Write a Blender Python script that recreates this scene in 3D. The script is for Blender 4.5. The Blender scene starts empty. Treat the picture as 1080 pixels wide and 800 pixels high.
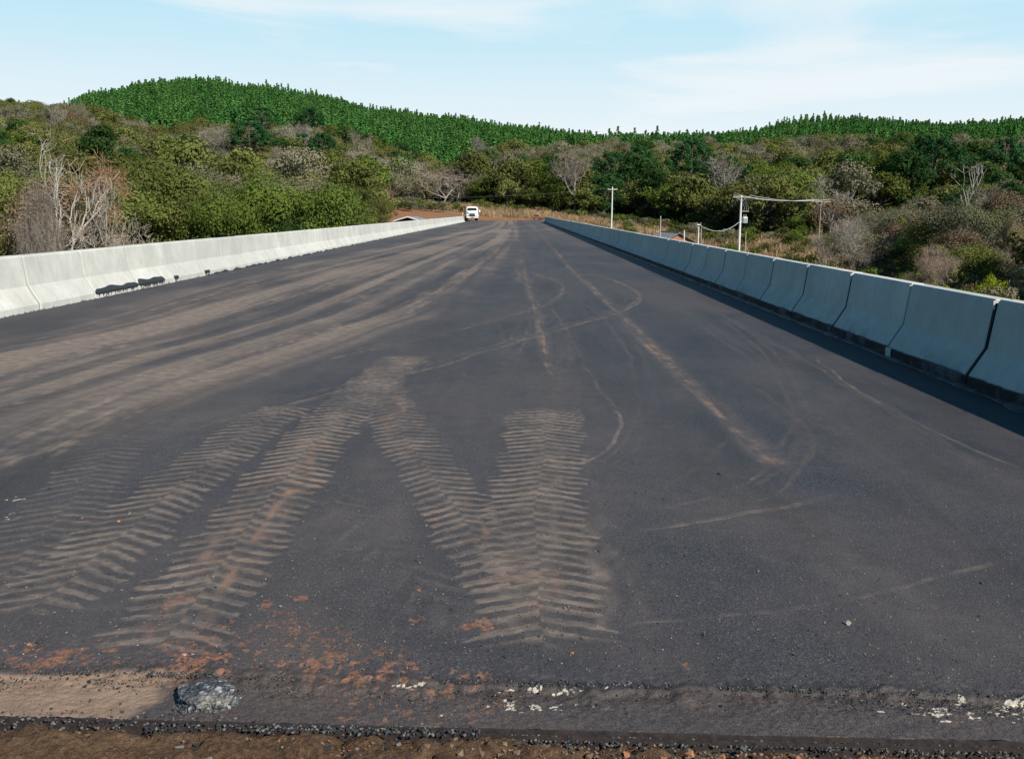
import bpy, math, random
import numpy as np
from mathutils import Vector, Matrix, noise as mnoise

R = math.radians
random.seed(7)
rng = np.random.default_rng(7)
scene = bpy.context.scene
COL = scene.collection

# ------------------------------------------------------------------ camera
H = 1.654                                   # eye height above the asphalt
F = 1050.0                                  # focal length in pixels of the 1080-wide photograph
VPX, VPY, ROLL = 545.0, 223.0, 0.012
d = Vector((VPX - 540, 400 - VPY, -F)).normalized()
hz = Vector((1, -ROLL, 0))
up = hz.cross(d); up.normalize()
if up.y < 0: up = -up
yc = d; zc = up; xc = yc.cross(zc)
M = Matrix((xc, yc, zc))                    # camera space -> world
cam_data = bpy.data.cameras.new('camera')
cam = bpy.data.objects.new('camera', cam_data)
COL.objects.link(cam)
cam_data.sensor_fit = 'HORIZONTAL'; cam_data.sensor_width = 36; cam_data.lens = 35.0
cam_data.clip_start = 0.05; cam_data.clip_end = 6000
m4 = M.to_4x4(); m4.translation = Vector((0, 0, H))
cam.matrix_world = m4
scene.camera = cam

def ray(px, py):
    return M @ Vector(((px - 540) / F, (400 - py) / F, -1.0))
def G(px, py, z=0.0):                       # photo pixel -> point on a level plane
    r = ray(px, py); t = (z - H) / r.z
    return (r.x * t, r.y * t)
def P(px, py, Y):                           # photo pixel -> point at depth Y
    r = ray(px, py); t = Y / r.y
    return Vector((r.x * t, Y, H + r.z * t))
def colx(x, y):                             # photo column of a far point near the horizon
    return VPX + 1065.0 * x / y

# ------------------------------------------------------------------ light
SUN = Vector((0.535, -0.60, 0.58)).normalized()      # towards the sun
sun_el = math.asin(SUN.z); sun_az = math.atan2(SUN.x, SUN.y)
world = bpy.data.worlds.new('World'); scene.world = world
world.use_nodes = True
nt = world.node_tree; nt.nodes.clear()
out = nt.nodes.new('ShaderNodeOutputWorld'); bg = nt.nodes.new('ShaderNodeBackground')
SKY_BLUE = (6.4, 10.7, 12.9); SKY_WHITE = (11.6, 12.6, 13.1)
sky = nt.nodes.new('ShaderNodeTexSky'); sky.sky_type = 'NISHITA'; sky.sun_disc = False
sky.sun_elevation = sun_el; sky.sun_rotation = sun_az
sky.air_density = 1.0; sky.dust_density = 0.6; sky.ozone_density = 2.5; sky.altitude = 800
tc = nt.nodes.new('ShaderNodeTexCoord')
L = nt.links
def wn(typ, **kw):
    n = nt.nodes.new('ShaderNode' + typ)
    for k, v in kw.items(): setattr(n, k, v)
    return n
def wrange(sock, a, b, c, d, smooth=True):
    n = wn('MapRange')
    if smooth: n.interpolation_type = 'SMOOTHSTEP'
    L.new(sock, n.inputs[0])
    for i, v in enumerate((a, b, c, d)): n.inputs[i + 1].default_value = v
    return n.outputs[0]
def wmix(f, a, b):
    n = wn('Mix', data_type='RGBA')
    for sock, v in ((n.inputs[0], f), (n.inputs[6], a), (n.inputs[7], b)):
        if isinstance(v, tuple): sock.default_value = (*v, 1)
        else: L.new(v, sock)
    return n.outputs[2]
mp = wn('Mapping'); mp.inputs['Scale'].default_value = (1.0, 1.0, 7.0); mp.inputs['Rotation'].default_value = (0.0, 0.10, 0.5)
n1 = wn('TexNoise'); n1.inputs['Scale'].default_value = 2.0; n1.inputs['Detail'].default_value = 7
n1.inputs['Roughness'].default_value = 0.52; n1.inputs['Distortion'].default_value = 0.5
L.new(tc.outputs['Generated'], mp.inputs[0]); L.new(mp.outputs[0], n1.inputs['Vector'])
sep = wn('SeparateXYZ'); L.new(tc.outputs['Generated'], sep.inputs[0])
cloud_f = wrange(n1.outputs[0], .38, .66, 0, 1)
low = wrange(sep.outputs[2], .06, .20, .92, .15)          # milky veil above the horizon
mxn = wn('Math', operation='MAXIMUM'); L.new(cloud_f, mxn.inputs[0]); L.new(low, mxn.inputs[1])
veil = wmix(mxn.outputs[0], SKY_BLUE, SKY_WHITE)        # thin bright cloud sheet low in the sky
hi = wrange(sep.outputs[2], .21, .36, 0, 1)             # higher up the sky is clear and deep blue
az = wrange(sep.outputs[1], .40, .78, 1, 0)             # the cloud sheet stands over the hills ahead only
mh = wn('Math', operation='MAXIMUM'); L.new(hi, mh.inputs[0]); L.new(az, mh.inputs[1])
tint = wn('Mix', data_type='RGBA', blend_type='MULTIPLY'); tint.inputs[0].default_value = 1.0
L.new(sky.outputs[0], tint.inputs[6]); tint.inputs[7].default_value = (0.32, 1.06, 1.25, 1)      # strong clean winter blue overhead
L.new(wmix(mh.outputs[0], veil, tint.outputs[2]), bg.inputs[0]); L.new(bg.outputs[0], out.inputs[0])
bg.inputs[1].default_value = 0.055

sd = bpy.data.lights.new('sun', 'SUN'); sd.energy = 5.0; sd.angle = R(0.53); sd.color = (1.0, 0.945, 0.86)
so = bpy.data.objects.new('sun', sd); COL.objects.link(so)
so.rotation_euler = SUN.to_track_quat('Z', 'Y').to_euler(); so.location = (40, -40, 60)
vs = scene.view_settings; vs.view_transform = 'Standard'; vs.look = 'None'; vs.gamma = 1; vs.exposure = 0.40
vs.use_curve_mapping = False
scene.cycles.max_bounces = 6; scene.cycles.diffuse_bounces = 3; scene.cycles.glossy_bounces = 2
scene.cycles.transmission_bounces = 4; scene.cycles.transparent_max_bounces = 4
scene.cycles.sample_clamp_indirect = 6

# ------------------------------------------------------------------ helpers: materials
class NT:
    def __init__(s, name):
        s.m = bpy.data.materials.new(name); s.m.use_nodes = True
        s.t = s.m.node_tree; s.t.nodes.clear()
        s.out = s.t.nodes.new('ShaderNodeOutputMaterial')
    def n(s, typ, **kw):
        nd = s.t.nodes.new('ShaderNode' + typ)
        for k, v in kw.items(): setattr(nd, k, v)
        return nd
    def put(s, sock, v):
        if isinstance(v, bpy.types.NodeSocket): s.t.links.new(v, sock)
        elif isinstance(v, (tuple, list)) and len(v) == 3 and sock.type == 'RGBA': sock.default_value = (*v, 1)
        else: sock.default_value = v
    def noise(s, scale, detail=4, rough=.55, vec=None, dist=0):
        nd = s.n('TexNoise'); nd.inputs['Scale'].default_value = scale; nd.inputs['Detail'].default_value = detail
        nd.inputs['Roughness'].default_value = rough; nd.inputs['Distortion'].default_value = dist
        if vec is not None: s.put(nd.inputs['Vector'], vec)
        return nd.outputs[0]
    def vor(s, scale, vec=None, feat='F1', outp='Distance'):
        nd = s.n('TexVoronoi'); nd.feature = feat; nd.inputs['Scale'].default_value = scale
        if vec is not None: s.put(nd.inputs['Vector'], vec)
        return nd.outputs[outp]
    def rng(s, v, a, b, c=0., d=1., clamp=True, smooth=False):
        nd = s.n('MapRange'); nd.clamp = clamp
        if smooth: nd.interpolation_type = 'SMOOTHSTEP'
        for i, x in enumerate((v, a, b, c, d)): s.put(nd.inputs[i], x)
        return nd.outputs[0]
    def math(s, op, a, b=0.0, clamp=False):
        nd = s.n('Math'); nd.operation = op; nd.use_clamp = clamp
        s.put(nd.inputs[0], a); s.put(nd.inputs[1], b)
        return nd.outputs[0]
    def mix(s, f, a, b, mode='MIX'):
        nd = s.n('Mix'); nd.data_type = 'RGBA'; nd.blend_type = mode
        s.put(nd.inputs[0], f); s.put(nd.inputs[6], a); s.put(nd.inputs[7], b)
        return nd.outputs[2]
    def vmul(s, v, k):
        nd = s.n('Mapping'); s.put(nd.inputs[0], v); nd.inputs['Scale'].default_value = k
        return nd.outputs[0]
    @property
    def pos(s):
        if not hasattr(s, '_g'): s._g = s.n('NewGeometry')
        return s._g.outputs['Position']
    @property
    def obj(s):
        if not hasattr(s, '_tc'): s._tc = s.n('TexCoord')
        return s._tc.outputs['Object']
    @property
    def rand(s):
        if not hasattr(s, '_oi'): s._oi = s.n('ObjectInfo')
        return s._oi.outputs['Random']
    def attr(s, name):
        a = s.n('Attribute'); a.attribute_name = name; return a
    def bump(s, h, dist=.01, strength=1., nrm=None):
        b = s.n('Bump'); b.inputs['Distance'].default_value = dist; b.inputs['Strength'].default_value = strength
        s.put(b.inputs['Height'], h)
        if nrm is not None: s.put(b.inputs['Normal'], nrm)
        return b.outputs[0]
    def bsdf(s, col, rough=.8, nrm=None, spec=.4, metal=0., **kw):
        p = s.n('BsdfPrincipled'); s.put(p.inputs['Base Color'], col); s.put(p.inputs['Roughness'], rough)
        s.put(p.inputs['Specular IOR Level'], spec); s.put(p.inputs['Metallic'], metal)
        if nrm is not None: s.put(p.inputs['Normal'], nrm)
        for k, v in kw.items(): s.put(p.inputs[k], v)
        s.p = p
        s.t.links.new(p.outputs[0], s.out.inputs[0])
        return s.m

def plain(name, col, rough=.6, var=.15, scale=6., metal=0., spec=.4):
    t = NT(name)
    n = t.noise(scale, 5, .6, t.obj)
    c = t.mix(t.rng(n, .3, .7), tuple(x * (1 - var) for x in col), tuple(min(1, x * (1 + var)) for x in col))
    return t.bsdf(c, t.rng(n, .2, .8, rough * .85, min(1, rough * 1.1)), t.bump(n, .004), spec, metal)

def foliage(name, c_dark, c_light, hue_var=.0, transl=.32, alt=None, rand_amt=.35):
    """leaves: two tones in clumps, plus a drift from tree to tree"""
    t = NT(name)
    n = t.noise(.55, 3, .6, t.obj)
    n2 = t.noise(5.0, 2, .7, t.obj)
    f = t.math('ADD', t.math('MULTIPLY', n, .7), t.math('MULTIPLY', n2, .3))
    c = t.mix(t.rng(f, .38, .62), c_dark, c_light)
    if alt is not None:
        c = t.mix(t.math('MULTIPLY', t.rng(t.rand, .0, 1.), rand_amt), c, alt)
    v = t.rng(t.math('FRACT', t.math('MULTIPLY', t.rand, 37.7)), 0, 1, .72, 1.28)
    hs = t.n('HueSaturation'); t.put(hs.inputs['Value'], v); t.put(hs.inputs['Color'], c)
    c = hs.outputs[0]
    dn = t.n('BsdfDiffuse'); t.put(dn.inputs[0], c)
    tr = t.n('BsdfTranslucent'); t.put(tr.inputs[0], c)
    ms = t.n('MixShader'); t.put(ms.inputs[0], transl)
    t.t.links.new(dn.outputs[0], ms.inputs[1]); t.t.links.new(tr.outputs[0], ms.inputs[2])
    t.t.links.new(ms.outputs[0], t.out.inputs[0])
    return t.m

# ------------------------------------------------------------------ helpers: meshes
class MB:
    def __init__(s): s.v = []; s.f = []; s.mi = []; s.cur = 0
    def add(s, vs, fs):
        o = len(s.v); s.v += [tuple(p) for p in vs]
        for f in fs: s.f.append(tuple(i + o for i in f)); s.mi.append(s.cur)
        return s
    def box(s, c, d_, rz=0., bev=0.):
        cx, cy, cz = c; dx, dy, dz = d_[0] / 2, d_[1] / 2, d_[2] / 2
        ca, sa = math.cos(rz), math.sin(rz)
        if bev <= 0:
            pts = [(x, y, z) for z in (-dz, dz) for x, y in ((-dx, -dy), (dx, -dy), (dx, dy), (-dx, dy))]
            fs = [(0, 3, 2, 1), (4, 5, 6, 7), (0, 1, 5, 4), (1, 2, 6, 5), (2, 3, 7, 6), (3, 0, 4, 7)]
        else:
            b = min(bev, dx * .9, dy * .9, dz * .9); pts = []; fs = []
            rings = [(-dz, b, b), (-dz + b, 0, 0), (dz - b, 0, 0), (dz, b, b)]
            for z, ix, _ in rings:
                X, Y = dx - ix, dy - ix
                pts += [(-X + b, -Y, z), (X - b, -Y, z), (X, -Y + b, z), (X, Y - b, z), (X - b, Y, z), (-X + b, Y, z), (-X, Y - b, z), (-X, -Y + b, z)]
            for k in range(3):
                for i in range(8):
                    j = (i + 1) % 8; fs.append((k * 8 + i, k * 8 + j, k * 8 + 8 + j, k * 8 + 8 + i))
            fs.append(tuple(range(7, -1, -1))); fs.append(tuple(range(24, 32)))
        pts = [(cx + x * ca - y * sa, cy + x * sa + y * ca, cz + z) for x, y, z in pts]
        return s.add(pts, fs)
    def tube(s, path, rad, n=6, cap=True):
        path = [Vector(p) for p in path]
        if not hasattr(rad, '__len__'): rad = [rad] * len(path)
        pts = []; fs = []
        ref = Vector((0.31, .17, .93))
        for i, p in enumerate(path):
            a = path[min(i + 1, len(path) - 1)] - path[max(i - 1, 0)]
            if a.length < 1e-9: a = Vector((0, 0, 1))
            a.normalize()
            r_ = ref if abs(a.dot(ref)) < .95 else Vector((1, 0, 0))
            u = a.cross(r_).normalized(); w = a.cross(u)
            for k in range(n):
                t = 2 * math.pi * k / n
                pts.append(p + (u * math.cos(t) + w * math.sin(t)) * rad[i])
        for i in range(len(path) - 1):
            for k in range(n):
                j = (k + 1) % n; fs.append((i * n + k, i * n + j, i * n + n + j, i * n + n + k))
        if cap and n > 2:
            fs.append(tuple(range(n - 1, -1, -1))); fs.append(tuple(range((len(path) - 1) * n, len(path) * n)))
        return s.add(pts, fs)
    def cyl(s, a, b, r, n=16, r2=None): return s.tube([a, b], [r, r if r2 is None else r2], n)
    def prism(s, outline, y0, y1):          # outline in xz, extruded along y
        n = len(outline)
        pts = [(x, y0, z) for x, z in outline] + [(x, y1, z) for x, z in outline]
        fs = [(i, (i + 1) % n, n + (i + 1) % n, n + i) for i in range(n)] + [tuple(range(n - 1, -1, -1)), tuple(range(n, 2 * n))]
        return s.add(pts, fs)
    def loft(s, rings, close=True):
        n = len(rings[0]); pts = [p for r_ in rings for p in r_]; fs = []
        for i in range(len(rings) - 1):
            for k in range(n if close else n - 1):
                j = (k + 1) % n; fs.append((i * n + k, i * n + j, i * n + n + j, i * n + n + k))
        if close: fs.append(tuple(range(n - 1, -1, -1))); fs.append(tuple(range((len(rings) - 1) * n, len(rings) * n)))
        return s.add(pts, fs)
    def mesh(s, name, mats, smooth=False):
        me = bpy.data.meshes.new(name); me.from_pydata(s.v, [], s.f)
        mats = mats if isinstance(mats, (list, tuple)) else [mats]
        for m in mats: me.materials.append(m)
        if len(mats) > 1: me.polygons.foreach_set('material_index', s.mi)
        if smooth: me.polygons.foreach_set('use_smooth', [True] * len(me.polygons))
        me.update(); return me
    def build(s, name, mats, parent=None, smooth=False, loc=None):
        return link(name, s.mesh(name, mats, smooth), parent, loc)

def link(name, data, parent=None, loc=None):
    o = bpy.data.objects.new(name, data); COL.objects.link(o)
    if parent is not None: o.parent = parent
    if loc is not None: o.location = loc
    return o
def tag(o, label=None, cat=None, group=None, kind=None):
    if label: o['label'] = label
    if cat: o['category'] = cat
    if group: o['group'] = group
    if kind: o['kind'] = kind
    return o
def empty(name, loc=(0, 0, 0), rz=0., label=None, cat=None, group=None):
    o = bpy.data.objects.new(name, None); COL.objects.link(o)
    o.location = loc; o.rotation_euler = (0, 0, rz); o.empty_display_size = .2
    return tag(o, label, cat, group)
def mesh_np(name, V, Q, mats, smooth=True, mi=None):
    """V (n,3), Q (m,4) numpy -> mesh"""
    me = bpy.data.meshes.new(name)
    me.vertices.add(len(V)); me.vertices.foreach_set('co', np.ascontiguousarray(V, dtype=np.float32).ravel())
    k = Q.shape[1]
    me.loops.add(Q.size); me.loops.foreach_set('vertex_index', np.ascontiguousarray(Q, dtype=np.int32).ravel())
    me.polygons.add(len(Q)); me.polygons.foreach_set('loop_start', np.arange(0, Q.size, k, dtype=np.int32))
    if smooth: me.polygons.foreach_set('use_smooth', np.ones(len(Q), dtype=bool))
    else: me.polygons.foreach_set('use_smooth', np.zeros(len(Q), dtype=bool))
    for m in (mats if isinstance(mats, (list, tuple)) else [mats]): me.materials.append(m)
    if mi is not None: me.polygons.foreach_set('material_index', mi.astype(np.int32))
    me.update(calc_edges=True)
    return me
def grid_quads(nx, ny, off=0):
    i = np.arange(ny - 1)[:, None] * nx + np.arange(nx - 1)[None, :]
    return np.stack([i, i + 1, i + nx + 1, i + nx], -1).reshape(-1, 4) + off

# cheap lattice noise for numpy arrays
_perm = rng.permutation(4096)
_val = rng.random(4096).astype(np.float32)
def vnoise(x, y, seed=0):
    xi = np.floor(x).astype(np.int64); yi = np.floor(y).astype(np.int64)
    fx = x - xi; fy = y - yi; fx = fx * fx * (3 - 2 * fx); fy = fy * fy * (3 - 2 * fy)
    def h(a, b): return _val[_perm[(_perm[(a + seed * 131) & 4095] + b) & 4095]]
    return (h(xi, yi) * (1 - fx) + h(xi + 1, yi) * fx) * (1 - fy) + (h(xi, yi + 1) * (1 - fx) + h(xi + 1, yi + 1) * fx) * fy
def fbm(x, y, o=4, seed=0):
    s = 0; a = .5; t = 0
    for k in range(o):
        s = s + a * vnoise(x * 2 ** k, y * 2 ** k, seed + k); t += a; a *= .5
    return s / t
def sstep(a, b, x):
    t = np.clip((x - a) / (b - a), 0, 1); return t * t * (3 - 2 * t)

# ------------------------------------------------------------------ terrain (valley, hills)
# photo column -> list of (depth, z) with z given directly ('z') or read from the photo row ('y')
def zc_(px, Y, v): return P(px, v, Y).z
TAB = {
    -450: [(0, -9.), (90, -9.), (140, -6.), (180, 'y228'), (250, 'y190'), (350, 'y150'), (450, 'y122'), (600, 'y126'), (850, 'y130'), (1000, 'y130')],
    0:    [(0, -9.), (90, -9.), (140, -6.), (180, 'y228'), (250, 'y190'), (350, 'y152'), (450, 'y124'), (600, 'y127'), (850, 'y128'), (1000, 'y130')],
    70:   [(0, -9.), (90, -9.), (140, -6.), (180, 'y228'), (250, 'y195'), (350, 'y155'), (450, 'y127'), (600, 'y124'), (800, 'y119'), (1000, 'y122')],
    110:  [(0, -9.), (90, -9.), (140, -6.), (180, 'y228'), (250, 'y195'), (350, 'y158'), (450, 'y137'), (600, 'y119'), (800, 'y108'), (1000, 'y114')],
    165:  [(0, -9.), (90, -9.), (140, -6.), (180, 'y228'), (250, 'y195'), (350, 'y164'), (430, 'y151'), (600, 'y116'), (800, 'y92'), (1000, 'y98')],
    215:  [(0, -9.), (90, -9.), (140, -6.), (180, 'y230'), (250, 'y196'), (350, 'y166'), (430, 'y152'), (600, 'y114'), (800, 'y88'), (1000, 'y96')],
    265:  [(0, -9.), (90, -9.), (140, -6.), (180, 'y230'), (250, 'y196'), (350, 'y163'), (430, 'y147'), (600, 'y116'), (800, 'y97'), (1000, 'y102')],
    330:  [(0, -9.), (90, -9.), (140, -6.), (180, 'y231'), (250, 'y200'), (350, 'y168'), (430, 'y150'), (600, 'y124'), (800, 'y105'), (1000, 'y111')],
    400:  [(0, -9.), (90, -9.), (140, -5.), (170, 'y232'), (215, 'y222'), (260, 'y205'), (350, 'y182'), (430, 'y168'), (600, 'y136'), (800, 'y120'), (1000, 'y125')],
    470:  [(0, -9.), (100, -9.), (140, -4.), (165, -.4), (200, 'y227'), (230, 'y222'), (300, 'y212'), (350, 'y202'), (430, 'y183'), (600, 'y146'), (800, 'y129'), (1000, 'y134')],
    540:  [(0, -9.), (110, -9.), (145, -4.), (163, -.3), (200, 'y231'), (230, 'y226'), (262, 'y219'), (350, 'y202'), (450, 'y172'), (520, 'y163'), (650, 'y150'), (850, 'y138'), (1000, 'y142')],
    640:  [(0, -9.), (90, -8.), (140, -5.), (200, 'y241'), (262, 'y228'), (350, 'y204'), (450, 'y174'), (520, 'y166'), (650, 'y158'), (850, 'y149'), (1000, 'y152')],
    760:  [(0, -8.), (90, -7.), (140, -5.8), (200, 'y249'), (262, 'y230'), (350, 'y204'), (450, 'y174'), (520, 'y166'), (650, 'y157'), (850, 'y144'), (1000, 'y148')],
    870:  [(0, -8.), (90, -6.6), (130, -5.6), (170, 'y254'), (262, 'y226'), (350, 'y198'), (450, 'y166'), (520, 'y158'), (650, 'y145'), (850, 'y128'), (1000, 'y133')],
    1000: [(0, -8.), (90, -6.6), (130, -5.4), (200, 'y242'), (262, 'y219'), (350, 'y188'), (450, 'y166'), (520, 'y160'), (650, 'y150'), (850, 'y136'), (1000, 'y140')],
    1080: [(0, -8.), (90, -6.2), (130, -4.6), (200, 'y238'), (262, 'y213'), (350, 'y184'), (450, 'y164'), (520, 'y156'), (650, 'y146'), (850, 'y132'), (1000, 'y137')],
    1600: [(0, -8.), (90, -6.2), (130, -4.6), (200, 'y238'), (262, 'y213'), (350, 'y184'), (450, 'y164'), (520, 'y156'), (650, 'y146'), (850, 'y132'), (1000, 'y137')],
}
TX = np.array(sorted(TAB)); DS = np.concatenate([np.arange(0, 300, 10.), np.arange(300, 1001, 20.)])
TZ = []
for c_ in TX:
    ds = []; zs = []
    for D, v in TAB[int(c_)]:
        if isinstance(v, str): v = 'y%g' % (float(v[1:]) + ((6 if D < 600 else 11) if D >= 420 and c_ >= 165 else (7 if D >= 600 and c_ >= 70 else 0)))
        if isinstance(v, str): v = H + (ray(VPX, float(v[1:]) - ROLL * (min(max(c_, 0), 1080) - VPX)).z / ray(VPX, float(v[1:])).y) * D
        ds.append(D); zs.append(v)
    TZ.append(np.interp(DS, ds, zs))
TZ = np.array(TZ)
def terr(x, y):
    x = np.asarray(x, float); y = np.asarray(y, float)
    yy = np.maximum(y, 1.0); c = np.clip(VPX + 1065 * x / yy, TX[0], TX[-1])
    i = np.clip(np.searchsorted(TX, c) - 1, 0, len(TX) - 2); fx = (c - TX[i]) / (TX[i + 1] - TX[i]); fx = fx * fx * (3 - 2 * fx)
    yc_ = np.clip(y, 0, 999.); j = np.clip(np.searchsorted(DS, yc_) - 1, 0, len(DS) - 2); fy = (yc_ - DS[j]) / (DS[j + 1] - DS[j])
    z = (TZ[i, j] * (1 - fx) + TZ[i + 1, j] * fx) * (1 - fy) + (TZ[i, j + 1] * (1 - fx) + TZ[i + 1, j + 1] * fx) * fy
    amp = sstep(60, 500, y) * 3.2 + .25
    z = z + (fbm(x / 45 + 50, y / 45 + 50, 3, 3) - .5) * amp * sstep(10, 60, np.abs(x) + np.maximum(0, y - 240)) * 2
    # the near approach embankment behind the camera, and the far abutment
    near = (1 - sstep(4, 12, y)) * (1 - sstep(13, 30, np.abs(x)))
    z = z * (1 - near) + (-.9) * near
    return z
def terr1(x, y): return float(terr(np.array([x]), np.array([y]))[0])

def interp_tab(tab, c): return np.interp(c, [t[0] for t in tab], [t[1] for t in tab])
FOREST_START = [(-300, 50), (0, 52), (200, 60), (300, 75), (385, 100), (400, 205), (440, 225), (478, 238), (500, 242), (650, 232), (700, 215), (780, 192), (860, 178), (925, 150), (960, 120), (1010, 98), (1080, 84), (1300, 75)]
PINE_START = [(-300, 1200), (55, 1200), (70, 820), (95, 640), (120, 500), (165, 440), (330, 440), (395, 430), (430, 400), (455, 350), (478, 340), (492, 420), (540, 480), (640, 520), (760, 525), (870, 520), (1000, 520), (1080, 510), (1300, 510)]

xs = np.concatenate([-np.geomspace(40, 1500, 90)[::-1], np.linspace(-39, 39, 60), np.geomspace(40, 1500, 90)])
ys = np.concatenate([np.linspace(-80, 0, 12), np.linspace(2, 300, 150), np.geomspace(305, 1000, 110), np.array([1100, 1400, 2200, 3500])])
GX, GY = np.meshgrid(xs, ys); GZ = terr(GX, np.minimum(GY, 999)); GZ = np.where(GY > 999, GZ * np.clip(1 - (GY - 1000) / 600, -.2, 1), GZ)
V = np.stack([GX, GY, GZ], -1).reshape(-1, 3)
cc = colx(GX, np.maximum(GY, 1.))
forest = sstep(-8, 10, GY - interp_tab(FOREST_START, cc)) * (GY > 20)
red = np.exp(-((GX + 22) / 13) ** 2) * sstep(150, 165, GY) * (1 - sstep(215, 240, GY))
red = np.maximum(red, sstep(158, 163, GY) * (1 - sstep(203, 209, GY)) * (np.abs(GX) < 9))
red = np.maximum(red, .45 * sstep(.55, .7, fbm(GX / 9, GY / 9, 3, 9)) * (1 - forest) * (GX > 10))
g = sstep(170, 700, GY)

t = NT('ground_soil')
at = t.attr('cover'); sepc = t.n('SeparateColor'); t.put(sepc.inputs[0], at.outputs['Color'])
na = t.noise(.35, 6, .65, t.pos); nb = t.noise(3.0, 5, .7, t.pos)
dry = t.mix(t.rng(na, .35, .65), (.20, .135, .072), (.36, .26, .145)); dry = t.mix(t.rng(nb, .4, .75, 0, .5), dry, (.13, .12, .045))
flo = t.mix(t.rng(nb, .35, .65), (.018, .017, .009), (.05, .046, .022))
rd = t.mix(t.rng(nb, .3, .7), (.24, .095, .045), (.40, .20, .11))
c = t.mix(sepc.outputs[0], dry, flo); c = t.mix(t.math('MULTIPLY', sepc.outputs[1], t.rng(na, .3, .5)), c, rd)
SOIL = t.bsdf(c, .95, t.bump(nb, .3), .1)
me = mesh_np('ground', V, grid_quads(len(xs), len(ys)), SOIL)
ca = me.color_attributes.new('cover', 'FLOAT_COLOR', 'POINT')
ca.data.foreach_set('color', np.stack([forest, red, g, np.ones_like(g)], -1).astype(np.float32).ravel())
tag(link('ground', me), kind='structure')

# ------------------------------------------------------------------ the road surface with its stains
XL, XR = -7.64, 4.44           # toes of the two barrier rows
YJ = G(500, 764)[1]            # depth of the joint rail
YA = G(500, 722)[1]            # asphalt edge
Y_END = 204.0
JOINT_SLOPE = (G(1080, 779)[1] - G(0, 752)[1]) / (G(1080, 779)[0] - G(0, 752)[0])
bands = [(YJ - .30, 4.3, .0065, .0065, (-2.7, 2.5)), (4.3, 7.5, .010, .013, (-4.6, 4.44)), (7.5, 16, .016, .032, None), (16, 40, .03, .11, None), (40, Y_END, .06, .6, None)]
def edges(x0, x1, st, core):
    if core is None: return np.linspace(x0, x1, int((x1 - x0) / st) + 1)
    a, b = core
    mid = np.linspace(a, b, int((b - a) / st) + 1)
    l_ = np.linspace(x0, a, int((a - x0) / .06) + 2)[:-1]; r_ = np.linspace(b, x1, int(max(0, x1 - b) / .06) + 2)[1:] if x1 - b > .01 else np.array([])
    return np.concatenate([l_, mid, r_])
def crom(pts, n=14):
    pts = [np.array(p, float) for p in pts]; P_ = [2 * pts[0] - pts[1]] + pts + [2 * pts[-1] - pts[-2]]; o = []
    for i in range(1, len(P_) - 2):
        for k in range(n):
            t = k / n; a, b, c_, d_ = P_[i - 1], P_[i], P_[i + 1], P_[i + 2]
            o.append(.5 * ((2 * b) + (-a + c_) * t + (2 * a - 5 * b + 4 * c_ - d_) * t * t + (-a + 3 * b - 3 * c_ + d_) * t ** 3))
    o.append(pts[-1]); return np.array(o)
def gp(*pp): return crom([G(*p) for p in pp])

# (path, half width m, strength, channel, kind)   channel 0 dust 1 clay
TR = []
def tr(path, hw, s, ch=0, kind='soft', **kw): TR.append((path, hw, s, ch, kind, kw))
# lugged tyre tracks
tr(gp((437, 372), (398, 400), (352, 445), (300, 505), (245, 575), (196, 640), (150, 705)), .27, .95, 1, 'lug', flip=1)
tr(gp((428, 372), (408, 392), (406, 415), (428, 455), (462, 505), (500, 560), (540, 610), (560, 640)), .24, .85, 1, 'lug', flip=-1)
tr(gp((578, 425), (572, 465), (567, 510), (566, 560), (572, 620), (582, 700)), .30, .95, 0, 'lug', flip=1)
tr(gp((318, 422), (262, 455), (196, 505), (128, 562), (62, 622), (5, 672)), .25, .85, 0, 'lug', flip=-1)
tr(gp((150, 430), (110, 480), (62, 545), (10, 600), (-60, 665)), .27, .62, 0, 'lug', flip=1)
tr(gp((332, 505), (372, 548), (412, 585), (452, 625), (500, 668)), .17, .5, 0, 'lug', flip=1, pitch=.2)
tr(gp((240, 590), (215, 630), (190, 670), (165, 712)), .32, .4, 1, 'soft')
tr(gp((600, 470), (606, 540), (612, 600), (625, 680)), .14, .35, 1, 'soft')
tr(gp((590, 500), (598, 580), (612, 660), (640, 740)), .42, .50, 0, 'soft')
tr(gp((520, 600), (515, 660), (500, 740)), .42, .42, 0, 'soft')
tr(gp((200, 630), (150, 690), (110, 745)), .42, .60, 0, 'soft')
tr(gp((60, 600), (20, 660), (-40, 730)), .42, .50, 0, 'soft')
tr(gp((690, 540), (720, 620), (760, 740)), .5, .2, 0, 'soft')
tr(gp((352, 445), (300, 505), (245, 575), (196, 640), (140, 715)), .24, .50, 1, 'soft')
tr(gp((352, 445), (300, 505), (245, 575), (196, 640), (140, 715)), .25, .50, 0, 'soft')
tr(gp((430, 380), (408, 400), (428, 455), (462, 505), (500, 560), (545, 640)), .22, .46, 1, 'soft')
tr(gp((430, 380), (408, 400), (428, 455), (462, 505), (500, 560), (545, 640), (570, 720)), .24, .40, 0, 'soft')
tr(gp((318, 422), (262, 455), (196, 505), (128, 562), (62, 622), (5, 700)), .24, .36, 0, 'soft')
tr(gp((575, 440), (567, 510), (568, 600), (585, 720)), .29, .46, 0, 'soft')
tr(gp((590, 440), (592, 520), (604, 620), (620, 720)), .12, .40, 1, 'soft')
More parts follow.
